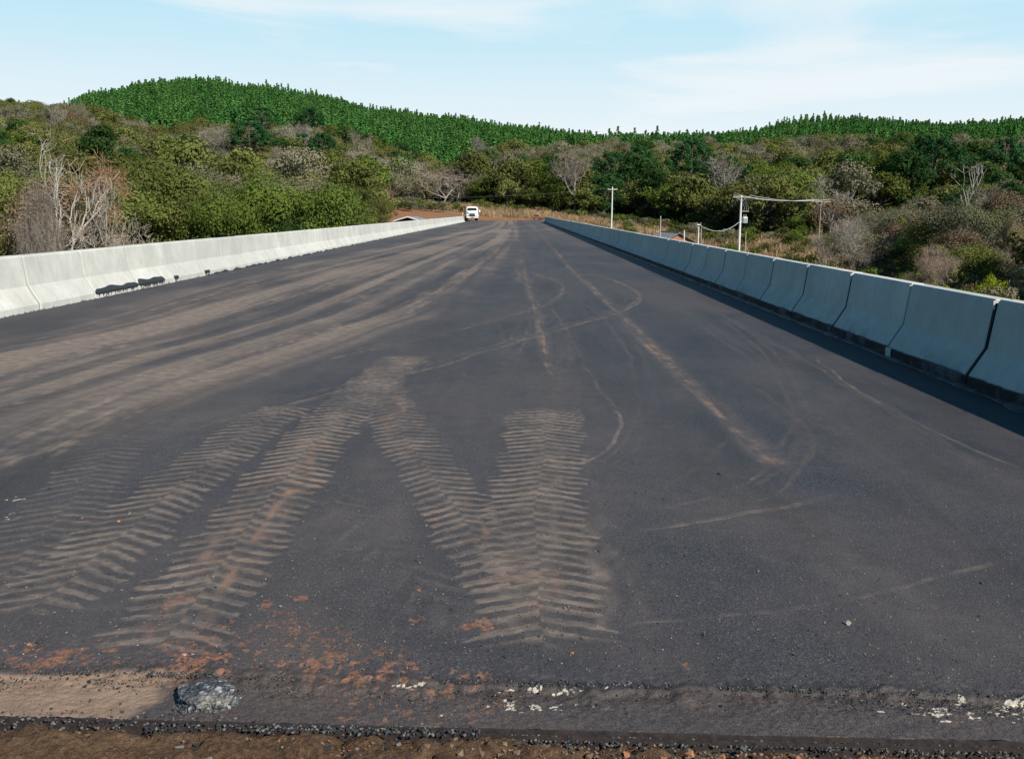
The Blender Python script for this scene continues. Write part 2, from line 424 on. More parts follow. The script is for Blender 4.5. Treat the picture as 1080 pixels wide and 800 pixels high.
# broad dusty lanes on the left
tr(gp((-60, 425), (100, 362), (200, 331), (360, 288), (470, 261), (532, 238)), .42, .75, 0, 'soft')
tr(gp((-60, 392), (100, 345), (220, 312), (330, 286), (430, 262), (500, 243)), .5, .42, 0, 'soft')
tr(gp((-60, 510), (80, 445), (160, 408), (287, 368), (370, 345), (440, 318), (505, 278), (545, 245)), .34, .68, 0, 'soft')
tr(gp((-60, 470), (90, 412), (200, 372), (330, 328), (430, 296), (500, 262), (536, 240)), .9, .50, 0, 'soft')
tr(gp((-60, 560), (60, 480), (180, 420), (300, 385), (400, 352), (480, 318)), .3, .3, 0, 'soft')
tr(gp((140, 415), (200, 398), (290, 366), (360, 350)), .22, .45, 1, 'soft')
tr(gp((300, 300), (400, 275), (470, 255), (515, 240)), .5, .45, 0, 'soft')
tr(gp((340, 372), (420, 345), (480, 310), (530, 270), (560, 240)), .2, .35, 0, 'soft')
tr(gp((-60, 365), (80, 338), (200, 305), (320, 278)), .12, .5, 3, 'soft')
tr(gp((-60, 450), (60, 405), (170, 368), (300, 326), (390, 297)), .14, .55, 3, 'soft')
tr(gp((380, 297), (440, 280), (500, 258), (540, 240)), .2, .4, 0, 'soft')
# long red line and the streaks at the middle
tr(gp((560, 238), (578, 256), (600, 281), (649, 326), (712, 390), (769, 442), (840, 506)), .09, .55, 1, 'soft')
tr(gp((560, 238), (578, 256), (600, 281), (649, 326), (712, 390), (769, 442), (840, 506)), .15, .5, 0, 'soft')
tr(gp((560, 238), (590, 268), (640, 316), (700, 376), (760, 435)), .2, .25, 0, 'soft')
tr(gp((549, 270), (556, 296), (566, 327), (574, 370), (582, 400), (590, 432)), .10, .5, 1, 'soft')
tr(gp((549, 270), (556, 296), (566, 327), (574, 370), (582, 400), (590, 432)), .13, .5, 0, 'soft')
tr(gp((545, 240), (551, 262), (548, 285), (556, 300)), .3, .45, 0, 'soft')
tr(gp((516, 304), (506, 354), (486, 410), (466, 460)), .06, .42, 1, 'soft')
tr(gp((519, 327), (540, 375), (562, 425)), .035, .35, 0, 'soft')
tr(gp((592, 345), (600, 400), (612, 470), (630, 560), (655, 690)), .16, .34, 0, 'soft')
tr(gp((615, 350), (640, 430), (675, 520), (730, 700)), .25, .14, 0, 'soft')
tr(gp((528, 245), (500, 262), (505, 285), (560, 300)), .1, .25, 0, 'soft')
tr(gp((840, 506), (900, 560), (960, 640), (1010, 730)), .3, .22, 0, 'soft')
tr(gp((770, 530), (800, 570), (850, 660)), .3, .16, 0, 'soft')
tr(gp((900, 440), (960, 500), (1080, 600)), .35, .16, 1, 'soft')
# turning loops, thin
for w, s, o in ((.075, .55, 0), (.06, .45, .2), (.16, .28, .1)):
    tr(gp((255, 402), (300, 390), (440, 358), (520, 338), (577, 321), (594, 306), (586, 296), (560, 288)) + np.array([0, o * 2]), w, s)
    tr(gp((160, 460), (300, 428), (435, 393), (560, 356), (656, 328), (674, 311), (652, 298), (622, 289)) + np.array([0, o * 2]), w, s)
tr(gp((300, 371), (380, 345), (435, 327), (489, 294)), 0.068, 0.434)
tr(gp((583, 325), (600, 352), (624, 395), (648, 430), (654, 448), (640, 470), (614, 486), (560, 500)), 0.027, 0.581)
tr(gp((590, 330), (608, 356), (634, 398), (660, 432), (662, 452), (640, 478)), 0.068, 0.243)
tr(gp((790, 405), (821, 427), (850, 455), (859, 472), (840, 506), (800, 530), (740, 548)), 0.027, 0.483)
tr(gp((800, 420), (846, 462), (846, 485), (825, 512)), 0.068, 0.213)
tr(gp((776, 454), (750, 480), (705, 508), (660, 524)), 0.027, 0.339)
tr(gp((640, 561), (720, 552), (807, 540), (885, 522), (905, 518)), 0.041, 0.581)
tr(gp((862, 375), (866, 383), (885, 397), (937, 431), (1000, 462), (1090, 500)), 0.022, 0.581)
tr(gp((637, 262), (690, 292), (750, 326), (820, 364), (900, 410), (1000, 472), (1090, 528)), 0.082, 0.318)
tr(gp((600, 668), (680, 659), (800, 643), (920, 624), (1000, 606), (1090, 583)), 0.024, 0.581)
tr(gp((700, 668), (820, 650), (930, 630)), 0.109, 0.243)
tr(gp((-20, 576), (150, 580), (300, 583), (420, 578), (520, 572), (640, 562)), 0.019, 0.483)
tr(gp((350, 540), (400, 512), (450, 492), (510, 478), (570, 455)), 0.095, 0.243)
tr(gp((820, 520), (850, 500)), 0.027, 0.388)
for q_ in (((440, 400), (520, 372), (600, 351), (690, 318), (720, 300), (700, 285)), ((590, 300), (640, 340), (668, 390), (672, 440), (640, 480), (580, 505)), ((700, 300), (780, 350), (830, 420), (820, 480), (760, 520), (640, 545)), ((520, 300), (560, 290), (620, 296), (650, 312), (640, 330)), ((480, 420), (560, 400), (660, 400), (760, 440)), ((610, 250), (680, 300), (790, 380), (930, 500), (1060, 640)), ((575, 250), (560, 300), (540, 360), (500, 440)), ((660, 520), (760, 500), (900, 500), (1060, 540)), ((300, 470), (420, 430), (520, 380), (580, 330))):
    for o_ in (0, .16):
        tr(gp(*q_) + np.array([o_, o_ * .6]), .035, random.uniform(.26, .42), 0, 'soft')
for k in range(26):              # faint lengthwise rubbing
    x0 = random.uniform(-7, 4); x1 = x0 + random.uniform(-1.2, 1.2)
    tr(crom([(x0, random.uniform(3, 9)), ((x0 + x1) / 2 + random.uniform(-.5, .5), random.uniform(14, 30)), (x1, random.uniform(45, 110))]), random.uniform(.03, .16), random.uniform(.08, .22), random.choice((0, 0, 0, 3, 1)))
g1 = gp((-60, 372), (100, 342), (220, 308), (330, 280), (430, 258), (500, 242), (515, 238)); g2 = gp((-60, 560), (60, 490), (180, 432), (300, 388), (400, 350), (500, 300), (545, 250))
i1 = np.linspace(0, len(g1) - 1, 40).astype(int); i2 = np.linspace(0, len(g2) - 1, 40).astype(int)
for k in range(46):
    f0 = random.random(); f1 = f0 + random.uniform(-.12, .12); a_ = random.randint(0, 16); b_ = random.randint(24, 40)
    ff = np.linspace(f0, f1, 40)[:, None]; pth = g1[i1] * (1 - ff) + g2[i2] * ff
    tr(pth[a_:b_:2], random.choice((.03, .05, .08, .14, .22)), random.uniform(.35, .8), random.choice((0, 0, 0, 3, 3)))

BL = []          # blotches: px, py, rx m, ry m, strength, channel
for a in [(25, 655, .2, .12, .5, 1), (90, 700, .25, .08, .6, 1), (150, 668, .2, .1, .5, 1), (215, 668, .12, .1, .6, 1), (300, 655, .14, .07, .7, 1), (330, 668, .12, .06, .7, 1), (365, 690, .16, .07, .6, 1), (440, 690, .15, .05, .5, 1), (480, 690, .1, .04, .5, 1), (130, 620, .14, .1, .4, 1), (322, 631, .06, .03, 1, 1), (284, 637, .04, .035, .9, 1), (238, 656, .03, .03, .8, 1), (290, 662, .16, .10, .75, 1), (262, 668, .10, .04, .7, 1),
          (205, 700, .14, .09, 1, 1), (190, 712, .10, .06, 1, 1), (342, 692, .13, .10, .85, 1), (300, 680, .2, .1, .45, 1), (186, 635, .06, .06, .8, 1),
          (495, 712, .08, .03, .95, 1), (503, 658, .07, .05, .95, 1), (436, 653, .05, .04, .9, 1), (408, 668, .10, .05, .5, 1), (12, 690, .12, .08, .8, 1),
          (50, 698, .12, .06, .9, 1), (60, 680, .12, .1, .5, 1), (120, 648, .05, .05, .6, 1), (230, 540, .06, .1, .8, 1), (170, 700, .2, .1, .6, 1),
          (500, 566, .12, .12, .6, 1), (568, 636, .03, .05, .8, 1), (724, 702, .035, .02, .8, 1), (980, 642, .07, .04, .6, 1), (985, 536, .09, .08, .4, 1),
          (1065, 560, .07, .08, .4, 1), (330, 710, .3, .05, .35, 1), (250, 690, .5, .2, .35, 1), (600, 640, .2, .3, .25, 1), (420, 700, .3, .1, .25, 1),
          (16, 527, .06, .035, 1, 2), (14, 545, .05, .04, .8, 2), (118, 519, .05, .02, .9, 2), (137, 540, .04, .02, .8, 2), (125, 550, .02, .025, 1, 1), (197, 690, .05, .015, 1, 2),
          (532, 662, .03, .012, 1, 2), (926, 620, .02, .02, .9, 2), (1058, 458, .12, .04, .5, 2), (700, 366, .18, .05, .35, 1), (710, 370, .2, .03, .5, 1), (718, 393, .05, .06, .9, 1),
          (225, 345, .2, .1, .5, 1), (85, 360, .25, .2, .4, 2), (40, 385, .2, .15, .4, 2), (235, 405, .1, .1, .5, 2)]:
    BL.append(a)

t0s = []
allV = []; allQ = []; allC = []; off = 0
def rail_y(x): return YJ + JOINT_SLOPE * x
for bi, (y0, y1, dx, dy, core) in enumerate(bands):
    X1 = edges(XL - .35, XR + .35, dx, core); Y1 = np.linspace(y0, y1, int((y1 - y0) / dy) + 1)
    X, Y = np.meshgrid(X1, Y1)
    if bi == 0:                              # shear so that the near edge follows the joint
        k = np.clip((4.3 - Y) / (4.3 - y0), 0, 1)
        Y = np.where(True, 4.3 - (4.3 - (YJ + .012)) * k + JOINT_SLOPE * X * k, Y)
    ch = np.zeros((4,) + X.shape, np.float32)
    # warp lookups a little so that nothing is ruler-straight
    wx = (fbm(X * 2.1, Y * 1.3, 3, 21) - .5) * .10; wy = (fbm(X * 2.3 + 9, Y * 1.1, 3, 25) - .5) * .14
    Xw = X + wx; Yw = Y + wy
    for path, hw, s, c_, kind, kw in TR:
        m_ = hw * 1.9 + .1
        if path[:, 1].max() + m_ < y0 or path[:, 1].min() - m_ > y1: continue
        best = np.full(X.shape, 1e9); S = np.zeros(X.shape); T = np.zeros(X.shape); acc = 0.
        tot = np.linalg.norm(np.diff(path, axis=0), axis=1).sum()
        for a, b in zip(path[:-1], path[1:]):
            l_ = np.linalg.norm(b - a)
            if l_ < 1e-6: continue
            lo, hi = min(a[1], b[1]) - m_, max(a[1], b[1]) + m_
            if hi > y0 - .5 and lo < y1 + .5:
                r0 = max(0, int((lo - .35 - y0) / dy)) if bi else 0; r1 = min(len(Y1), int((hi + .35 - y0) / dy) + 2) if bi else len(Y1)
                c0 = np.searchsorted(X1, min(a[0], b[0]) - m_ - .1); c1 = np.searchsorted(X1, max(a[0], b[0]) + m_ + .1)
                if r1 > r0 and c1 > c0:
                    xx = Xw[r0:r1, c0:c1]; yy = Yw[r0:r1, c0:c1]
                    tt = np.clip(((xx - a[0]) * (b[0] - a[0]) + (yy - a[1]) * (b[1] - a[1])) / l_ ** 2, 0, 1)
                    qx = xx - a[0] - tt * (b[0] - a[0]); qy = yy - a[1] - tt * (b[1] - a[1]); dd = np.sqrt(qx * qx + qy * qy)
                    sub = best[r0:r1, c0:c1]; u_ = dd < sub
                    sub[u_] = dd[u_]; S[r0:r1, c0:c1][u_] = (acc + tt * l_)[u_]
                    sg = np.sign((b[0] - a[0]) * qy - (b[1] - a[1]) * qx); T[r0:r1, c0:c1][u_] = (sg * dd)[u_]
            acc += l_
        ok = best < hw * 2
        if not ok.any(): continue
        q = best / hw
        endf = sstep(0, .25 + hw, S) * (1 - sstep(tot - .4 - hw, tot, S)) if kind != 'lug' else sstep(0, .45, S) * (1 - sstep(tot - .3, tot, S))
        if kind == 'soft':
            v = (1 - sstep(.35, 1.25, q)) * s * endf
            v = v * (.35 + 1.1 * fbm(S * .5 + 7, T / max(hw * .35, .02) + 3, 3, 31)) * (.6 + .8 * fbm(X * .9, Y * .3, 3, 41)) * (.45 + 1.0 * fbm(X * 14, Y * 7, 3, 43))
            ch[c_] = np.maximum(ch[c_], np.where(ok, v, 0))
        else:
            pitch = kw.get('pitch', .122); half = np.sign(T)
            ph = S / pitch - (np.abs(T) / hw) * 1.15 + (half > 0) * .5
            ph = ph + (fbm(X * 3.0, Y * 3.0, 2, 51) - .5) * .42 + (fbm(X * 22, Y * 22, 2, 53) - .5) * .26
            bar = sstep(.19, .31, np.abs((ph % 1) - .5))
            edge_w = hw * (1 + .24 * (((ph // 1) * 7919 + 13) % 5 / 4 - .5))
            env = 1 - sstep(.88, 1.04, best / edge_w)
            core_ = 1 - .35 * (1 - sstep(.0, .35, q)) 
            fade = (.62 + .60 * fbm(X * 2.6, Y * 2.6, 5, 61)) * (.7 + .5 * fbm(X * 30, Y * 30, 2, 63))
            bq = 1 - (1 - bar) * (.45 + .55 * sstep(.1, .6, q))      # the middle of the print is filled, the lugs show at its sides
            near_ = 1 - sstep(2.9, 3.9, Y + (fbm(X * 2, Y * 2, 2, 77) - .5) * 1.2)      # close to the edge the prints are scuffed and spread
            bq = bq * (1 - near_ * .5) + near_ * .6 * sstep(.25, .7, fbm(X * 7, Y * 7, 4, 79)); env = env * (1 - .1 * near_)
            v = 1.0 * env * s * fade * (.27 + .73 * bq * (.62 + .38 * ((((ph // 1) * 31) % 7) / 6))) * endf
            ch[0] = np.maximum(ch[0], np.where(ok, v, 0))
            if c_ == 1: ch[1] = np.maximum(ch[1], np.where(ok, v * .80 * sstep(.15, .75, fbm(X * 2.2, Y * 2.2, 3, 71)), 0))
            ch[3] = np.maximum(ch[3], np.where(ok, env * .35 * (1 - bar) * s * endf, 0))
    for px, py, rx, ry, s, c_ in BL:
        cx, cy = G(px, py); ry = ry * 1.5
        if cy + ry * 3 < y0 or cy - ry * 3 > y1: continue
        q = np.sqrt(((X - cx) / rx) ** 2 + ((Y - cy) / ry) ** 2)
        if q.min() > 2.2: continue
        nn = fbm(X * 22 + px, Y * 14, 3, 81)
        v = s * (1 - sstep(.0, .9, q * .62 - (nn - .5) * 1.9 - (vnoise(X * 70, Y * 48, 9) - .5) * .7)) * (.45 + .75 * vnoise(X * 110, Y * 70, 8))
        ch[c_] = np.maximum(ch[c_], np.where(q < 2.4, v, 0))
    # general fine dust: heavier on the left lanes and far away
    base = .12 * (1 - sstep(.2, 2.2, X)) * (1 - sstep(5, 11, Y)) * (.4 + fbm(X * 4, Y * 3, 4, 90)) + .27 * sstep(.3, .7, fbm(X * .6, Y * .22, 4, 91)) + .10 * sstep(.4, .75, fbm(X * 3.1, Y * 1.4, 3, 95))
    gy1 = np.maximum.accumulate(g1[:, 1]); gy2 = np.maximum.accumulate(g2[:, 1])
    x1_ = np.interp(Y, gy1, g1[:, 0]); x2_ = np.interp(Y, gy2, g2[:, 0]); fl = (X - x1_) / (x2_ - x1_)        # position across the trafficked lane
    st_ = fbm(fl * 16 + 5, Y * .035, 4, 99); st2 = fbm(fl * 70 + 5, Y * .05, 3, 98)
    lane = sstep(-.25, .05, fl) * (1 - sstep(.85, 1.15, fl)) * sstep(5, 11, Y)
    base = base + lane * (.20 + .46 * sstep(.30, .70, st_) * (.3 + 1.4 * st2)) + .45 * sstep(25, 100, Y) * (.15 + 1.1 * fbm(X * 2.2, Y * .02, 3, 97)) * (1 - lane * .6)
    ch[3] = np.maximum(ch[3], lane * .3 * (1 - sstep(.25, .45, st_)))
    ch[0] = np.maximum(ch[0], base)
    if bi == 0:                              # scattered clay crumbs near the edge
        sp = np.maximum(sstep(.60, .8, vnoise(X * 62, Y * 45, 5)), sstep(.66, .86, vnoise(X * 24, Y * 15, 6))) * (1 - sstep(3.35, 4.3, Y)) * sstep(.30, .58, fbm(X * 2.4, Y * 3.4, 3, 7))
        ch[1] = np.maximum(ch[1], 1.25 * sp * (.35 + .65 * vnoise(X * 120, Y * 80, 18)) * (1 - .8 * sstep(-.4, .6, X)))
    Z = np.zeros_like(X); strip = np.zeros_like(X)
    Z += (fbm(X * .5, Y * .12, 2, 15) - .5) * .008
    if bi == 0:
        ye = YA + JOINT_SLOPE * X + (fbm(X * 1.7, X * 0 + 1, 5, 17) - .5) * .13 + (vnoise(X * 30, Y * 8, 19) - .5) * .02
        strip = 1 - sstep(0, .03, Y - ye)
        Z = Z - .017 * strip + strip * ((fbm(X * 14, Y * 20, 3, 29) - .5) * .010 + (vnoise(X * 85, Y * 85, 28) - .5) * .004)
        rough = (1 - sstep(.0, .25, np.abs(Y - ye - .03))) * .006 + .0012
        Z += (vnoise(X * 60, Y * 60, 33) - .5) * rough + (vnoise(X * 25, Y * 25, 35) - .5) * rough * .8
        lump = (1 - sstep(0, .08, np.abs(Y - ye))) * sstep(.5, .75, fbm(X * 6, X * 0 + 4, 3, 37)) * .02
        Z += lump
        ch[3] = np.maximum(ch[3], (1 - sstep(.02, .09, np.abs(Y - ye - .01))) * .85)
        for px, py, rx, ry, s in [(555, 732, .16, .02, 1), (545, 748, .15, .035, 1), (600, 733, .16, .02, .7), (590, 757, .12, .02, .6), (428, 732, .06, .02, .9), (345, 733, .12, .05, .5), (330, 745, .1, .03, .4), (360, 742, .3, .04, .5), (640, 745, .25, .03, .55), (700, 738, .2, .03, .5), (820, 752, .25, .04, .5), (900, 740, .2, .02, .5), (1040, 752, .26, .07, .95), (960, 748, .12, .04, .5), (870, 745, .2, .05, .4), (760, 747, .3, .05, .25), (475, 758, .03, .02, .8)]:
            cx, cy = G(px, py, -.03); q = np.sqrt(((X - cx) / rx) ** 2 + ((Y - cy) / ry) ** 2)
            v = s * (1 - sstep(.12, .5, q * .6 - (fbm(X * 26, Y * 44, 4, 83) - .5) * 2.6))
            ch[2] = np.maximum(ch[2], np.where(q < 2.6, v * (.35 + .9 * vnoise(X * 130, Y * 90, 12)), 0))
        ch[0] *= 1 - .8 * strip
        cx = G(170, 735)[0]
        tan = strip * (1 - sstep(cx - .12, cx + .05, X + (fbm(X * 9, Y * 9, 3, 85) - .5) * .25))
        ch[1] = np.maximum(ch[1], tan * (.25 + .3 * fbm(X * 7, Y * 12, 3, 87))); ch[0] = np.maximum(ch[0], tan * .95)
    if bi >= 3 - 0:                          # worn transverse joint seen far off
        yj = G(540, 288.6)[1]
        a_ = np.exp(-((Y - yj) / .09) ** 2); ch[2] = np.maximum(ch[2], a_ * sstep(.5, .62, vnoise(X * 2.3, Y * 0 + 3, 3)) * .8); ch[3] = np.maximum(ch[3], np.exp(-((Y - yj - .18) / .1) ** 2) * .5)
    if bi == len(bands) - 1: Z -= .25 * sstep(200, 204, Y)
    if bi: Z = Z * np.clip((Y - 4.3) / 1.0 + (0), 0, 1) if bi == 1 else Z
    else: Z = np.where(Y > 4.1, Z * np.clip((4.3 - Y) / .2, 0, 1), Z)
    allV.append(np.stack([X, Y, Z], -1).reshape(-1, 3)); allQ.append(grid_quads(len(X1), len(Y1), off)); off += X.size
    allC.append(np.concatenate([np.clip(ch, 0, 1), strip[None].astype(np.float32)]).reshape(5, -1))
V = np.concatenate(allV); Q = np.concatenate(allQ); C = np.concatenate(allC, 1)

t = NT('asphalt')
a = t.attr('stain'); sc_ = t.n('SeparateColor'); t.put(sc_.inputs[0], a.outputs['Color'])
dust, clay, pale, dark = sc_.outputs[0], sc_.outputs[1], sc_.outputs[2], a.outputs['Alpha']
strip_ = t.attr('strip').outputs['Fac']
fine = t.vor(150, t.pos, outp='Distance'); finec = t.n('TexVoronoi'); finec.inputs['Scale'].default_value = 170; t.put(finec.inputs['Vector'], t.pos)
fc = t.n('SeparateColor'); t.put(fc.inputs[0], finec.outputs['Color'])
n_s = t.noise(75, 5, .8, t.pos); n_m = t.noise(7, 5, .65, t.pos); n_l = t.noise(.8, 4, .6, t.pos)
base = t.mix(t.rng(n_s, .36, .64), (.008, .0088, .0125), (.047, .047, .057))
base = t.mix(t.rng(fc.outputs[0], .80, .9, 0, .6), base, (.12, .12, .125))
base = t.mix(t.rng(n_l, .38, .66, 0, .55), base, (.062, .054, .056))
n_p = t.noise(.25, 5, .7, t.vmul(t.pos, (6, 1, 1)))
base = t.mix(t.rng(n_p, .45, .7, 0, .45), base, (.012, .012, .014))
grit = t.math('ADD', t.math('MULTIPLY', n_s, .55), t.math('MULTIPLY', n_m, .45))
def amount(v, k0=.75, soft=.30):             # dust lies on the grains: threshold the painted amount with the grain
    return t.rng(v, t.math('MULTIPLY', grit, k0), t.math('ADD', t.math('MULTIPLY', grit, k0), soft), 0, 1)
dcol = t.mix(t.rng(n_m, .35, .65), (.150, .114, .090), (.260, .204, .165))
c = t.mix(t.math('MULTIPLY', dark, .75), base, (.012, .012, .014))
dm = t.math('ADD', t.math('MULTIPLY', amount(dust, .8, .45), .5), t.math('MULTIPLY', dust, .42), clamp=True)
c = t.mix(dm, c, dcol)
ccol = t.mix(t.rng(n_s, .35, .65), (.27, .088, .034), (.50, .215, .10))
gr2 = t.noise(130, 3, .8, t.pos)
c = t.mix(t.math('MULTIPLY', t.rng(clay, t.math('MULTIPLY', gr2, 1.0), t.math('ADD', t.math('MULTIPLY', gr2, 1.0), .7), 0, 1), .85), c, ccol)
conc = t.mix(t.rng(n_s, .35, .65), (.030, .026, .026), (.120, .092, .078))
c = t.mix(t.math('MULTIPLY', strip_, t.rng(n_m, .3, .7, .25, .8)), c, conc)
c = t.mix(t.math('MULTIPLY', t.math('MULTIPLY', strip_, dust), .8), c, t.mix(t.rng(n_m, .3, .7), (.20, .125, .082), (.32, .22, .15)))
grp = t.noise(95, 4, .75, t.pos)
c = t.mix(t.rng(pale, t.math('MULTIPLY', grp, 1.35), t.math('ADD', t.math('MULTIPLY', grp, 1.35), .12), 0, 1), c, t.mix(t.rng(n_s, .3, .7), (.42, .35, .27), (.62, .56, .46)))
hgt = t.math('ADD', t.math('MULTIPLY', n_s, .6), t.math('MULTIPLY', fine, -.5))
ASPH = t.bsdf(c, t.rng(dm, 0, 1, .62, .92), t.bump(hgt, .0045, .9), .35)
me = mesh_np('road', V, Q, ASPH)
at = me.color_attributes.new('stain', 'FLOAT_COLOR', 'POINT')
at.data.foreach_set('color', np.ascontiguousarray(C[:4].T).ravel())
st = me.attributes.new('strip', 'FLOAT', 'POINT'); st.data.foreach_set('value', np.ascontiguousarray(C[4]))
tag(link('road', me), kind='structure')

# loose soil in front of the joint
dxs = np.linspace(-3.2, 3.2, 520); dys = np.linspace(0, 1, 150)
X, K = np.meshgrid(dxs, dys)
Yn = rail_y(X) - .033 + .050 * (1 - sstep(-.2, .7, X + (fbm(X * 4, X * 0 + 9, 3, 6) - .5) * 1.2)) + (fbm(X * 6, X * 0 + 2, 3, 5) - .5) * .03; Y = Yn - (1 - K) * 1.7
Z = -.024 + (fbm(X * 2.2, Y * 2.2, 4, 43) - .5) * .07 + (fbm(X * 11, Y * 11, 5, 47) - .5) * .075 + (vnoise(X * 45, Y * 45, 49) - .5) * .016 + (vnoise(X * 80, Y * 80, 50) - .5) * .012
Z = Z - .045 * sstep(.93, 1., K) + .02 * (1 - sstep(-2, .8, X))
tt = NT('soil')
n1_ = tt.noise(5, 6, .65, tt.pos); n2_ = tt.noise(45, 5, .75, tt.pos)
sep_ = tt.n('SeparateXYZ'); tt.put(sep_.inputs[0], tt.pos)
c = tt.mix(tt.rng(n2_, .32, .68), (.040, .024, .015), (.20, .118, .068)); c = tt.mix(tt.rng(n1_, .45, .7, 0, .6), c, (.24, .15, .085))
rr = tt.math('MULTIPLY', tt.rng(sep_.outputs[0], .9, 1.3), tt.rng(n1_, .4, .55)); c = tt.mix(rr, c, tt.mix(tt.rng(n2_, .3, .7), (.30, .15, .06), (.42, .25, .13)))
rg = tt.math('MULTIPLY', tt.rng(sep_.outputs[0], .55, .7), tt.rng(n1_, .5, .4)); c = tt.mix(rg, c, tt.mix(tt.rng(n2_, .3, .7), (.05, .05, .05), (.16, .15, .14)))
DIRT = tt.bsdf(c, .95, tt.bump(tt.math('ADD', tt.math('MULTIPLY', n2_, 1.0), n1_), .035), .15)
me = mesh_np('bare_soil', np.stack([X, Y, Z], -1).reshape(-1, 3), grid_quads(520, 150), DIRT)
tag(link('bare_soil', me), kind='structure')
mb = MB(); mb.box((-1.6, -3.2, -.42), (28, 11.2, .5)); tag(mb.build('approach_ground', DIRT), kind='structure')

# steel joint: two angle irons with a grit-filled gap
RUST = plain('rusted_steel', (.028, .020, .018), .7, .5, 30)
TARM = NT('tar_black'); n_ = TARM.noise(35, 5, .7, TARM.pos)
TARM.bsdf(TARM.mix(TARM.rng(n_, .35, .7), (.008, .009, .011), (.045, .05, .056)), .55, TARM.bump(n_, .01), .5); TARM = TARM.m
je = empty('expansion_joint', (0, YJ, 0), math.atan(JOINT_SLOPE), 'rusty black steel expansion joint crossing the deck in front of the asphalt', 'expansion joint')
def wavy(y, z, w, h_, n=160, seed=1):
    mb = MB(); rings = []
    for i in range(n + 1):
        x = -8 + 12.8 * i / n; j = (mnoise.noise(Vector((x * 2, seed, 0)))) * .004; k = mnoise.noise(Vector((x * 9, seed, 5))) * .003
        rings.append([(x, y - w / 2 + j, z - h_ + k), (x, y + w / 2 + j, z - h_ + k), (x, y + w / 2 + j, z + k), (x, y - w / 2 + j, z + k)])
    return mb.loft(rings)
wavy(0.0, -.015, .010, .05).build('angle_iron', RUST, je)
wavy(-.030, -.020, .007, .05, seed=4).build('angle_iron', RUST, je)
wavy(-.0155, -.036, .021, .03, seed=7).build('joint_filler', TARM, je)

# ------------------------------------------------------------------ bridge deck under the road
CONC = NT('concrete_grey'); n_ = CONC.noise(2, 6, .6, CONC.pos)
CONC.bsdf(CONC.mix(CONC.rng(n_, .3, .7), (.26, .25, .235), (.38, .37, .35)), .85, CONC.bump(n_, .02), .3); CONC = CONC.m
br = empty('bridge', (0, 3, -1.2), 0, 'long concrete bridge deck on piers carrying the black asphalt road over the valley', 'bridge')
mb = MB(); mb.box((-1.6, 81.5, 1.05), (13.6, 157, .22)); mb.build('deck_slab', CONC, br)
for gx in (-6.6, -3.2, .1, 3.4):
    mb = MB(); mb.prism([(gx - .45, -.9), (gx + .45, -.9), (gx + .25, -.6), (gx + .25, .55), (gx + .5, .93), (gx - .5, .93), (gx - .25, .55), (gx - .25, -.6)], 3.2, 159.8); mb.build('girder', CONC, br)
for py_ in (32, 64, 96, 128):
    mb = MB(); mb.box((-1.6, py_, -1.4), (11.5, 1.4, .99), bev=.05); mb.build('pier_cap', CONC, br)
    for gx in (-5.2, 2): mb = MB(); mb.cyl((gx, py_, -13), (gx, py_, -1.9), .55, 20); mb.build('pier', CONC, br)

# ------------------------------------------------------------------ barrier rows
def barrier_mat(name, tarfoot):
    t = NT(name)
    s = t.n('SeparateXYZ'); t.put(s.inputs[0], t.obj)
    v = t.vmul(t.pos, (1, 1, .35)); n1 = t.noise(1.6, 6, .65, t.pos); n2 = t.noise(9, 5, .7, v); n3 = t.noise(70, 3, .6, t.pos)
    c = t.mix(t.rng(n1, .3, .7), (.43, .42, .375), (.62, .60, .545))
    c = t.mix(t.rng(n2, .48, .8, 0, .45), c, (.30, .295, .27))
    c = t.mix(t.rng(t.rand, 0, 1, 0, .5), c, (.40, .40, .37))
    rn = t.rng(t.noise(14, 2, .5, t.vmul(t.pos, (1, 1, .06))), .62, .72, 0, .22)      # rain streaks
    c = t.mix(rn, c, (.33, .32, .29))
    pin = t.rng(t.vor(16, t.pos), .0, .07, 1, 0); pin = t.math('MULTIPLY', pin, t.rng(n2, .5, .6)); c = t.mix(t.math('MULTIPLY', pin, .7), c, (.16, .155, .15))
    if tarfoot:
        lim = t.math('ADD', .125, t.math('MULTIPLY', t.math('SUBTRACT', n1, .5), .06))
        c = t.mix(t.rng(t.math('SUBTRACT', s.outputs[2], lim), -.008, .008, 1, 0), c, (.018, .019, .022))
        c = t.mix(t.math('MULTIPLY', t.rng(s.outputs[2], .1, .32, .5, 0), t.rng(n1, .5, .6)), c, (.14, .14, .15))
    else:
        lim = t.math('MULTIPLY', t.math('SUBTRACT', n2, .50), .20)
        c = t.mix(t.rng(t.math('SUBTRACT', s.outputs[2], lim), -.004, .006, .8, 0), c, (.04, .042, .046))
    return t.bsdf(c, .85, t.bump(t.math('ADD', n3, t.math('MULTIPLY', n2, 1.5)), .004), .25)
BM_L = barrier_mat('precast_concrete_clean', False); BM_R = barrier_mat('precast_concrete_tarred', True)
SEG = 2.12; GAP = .046
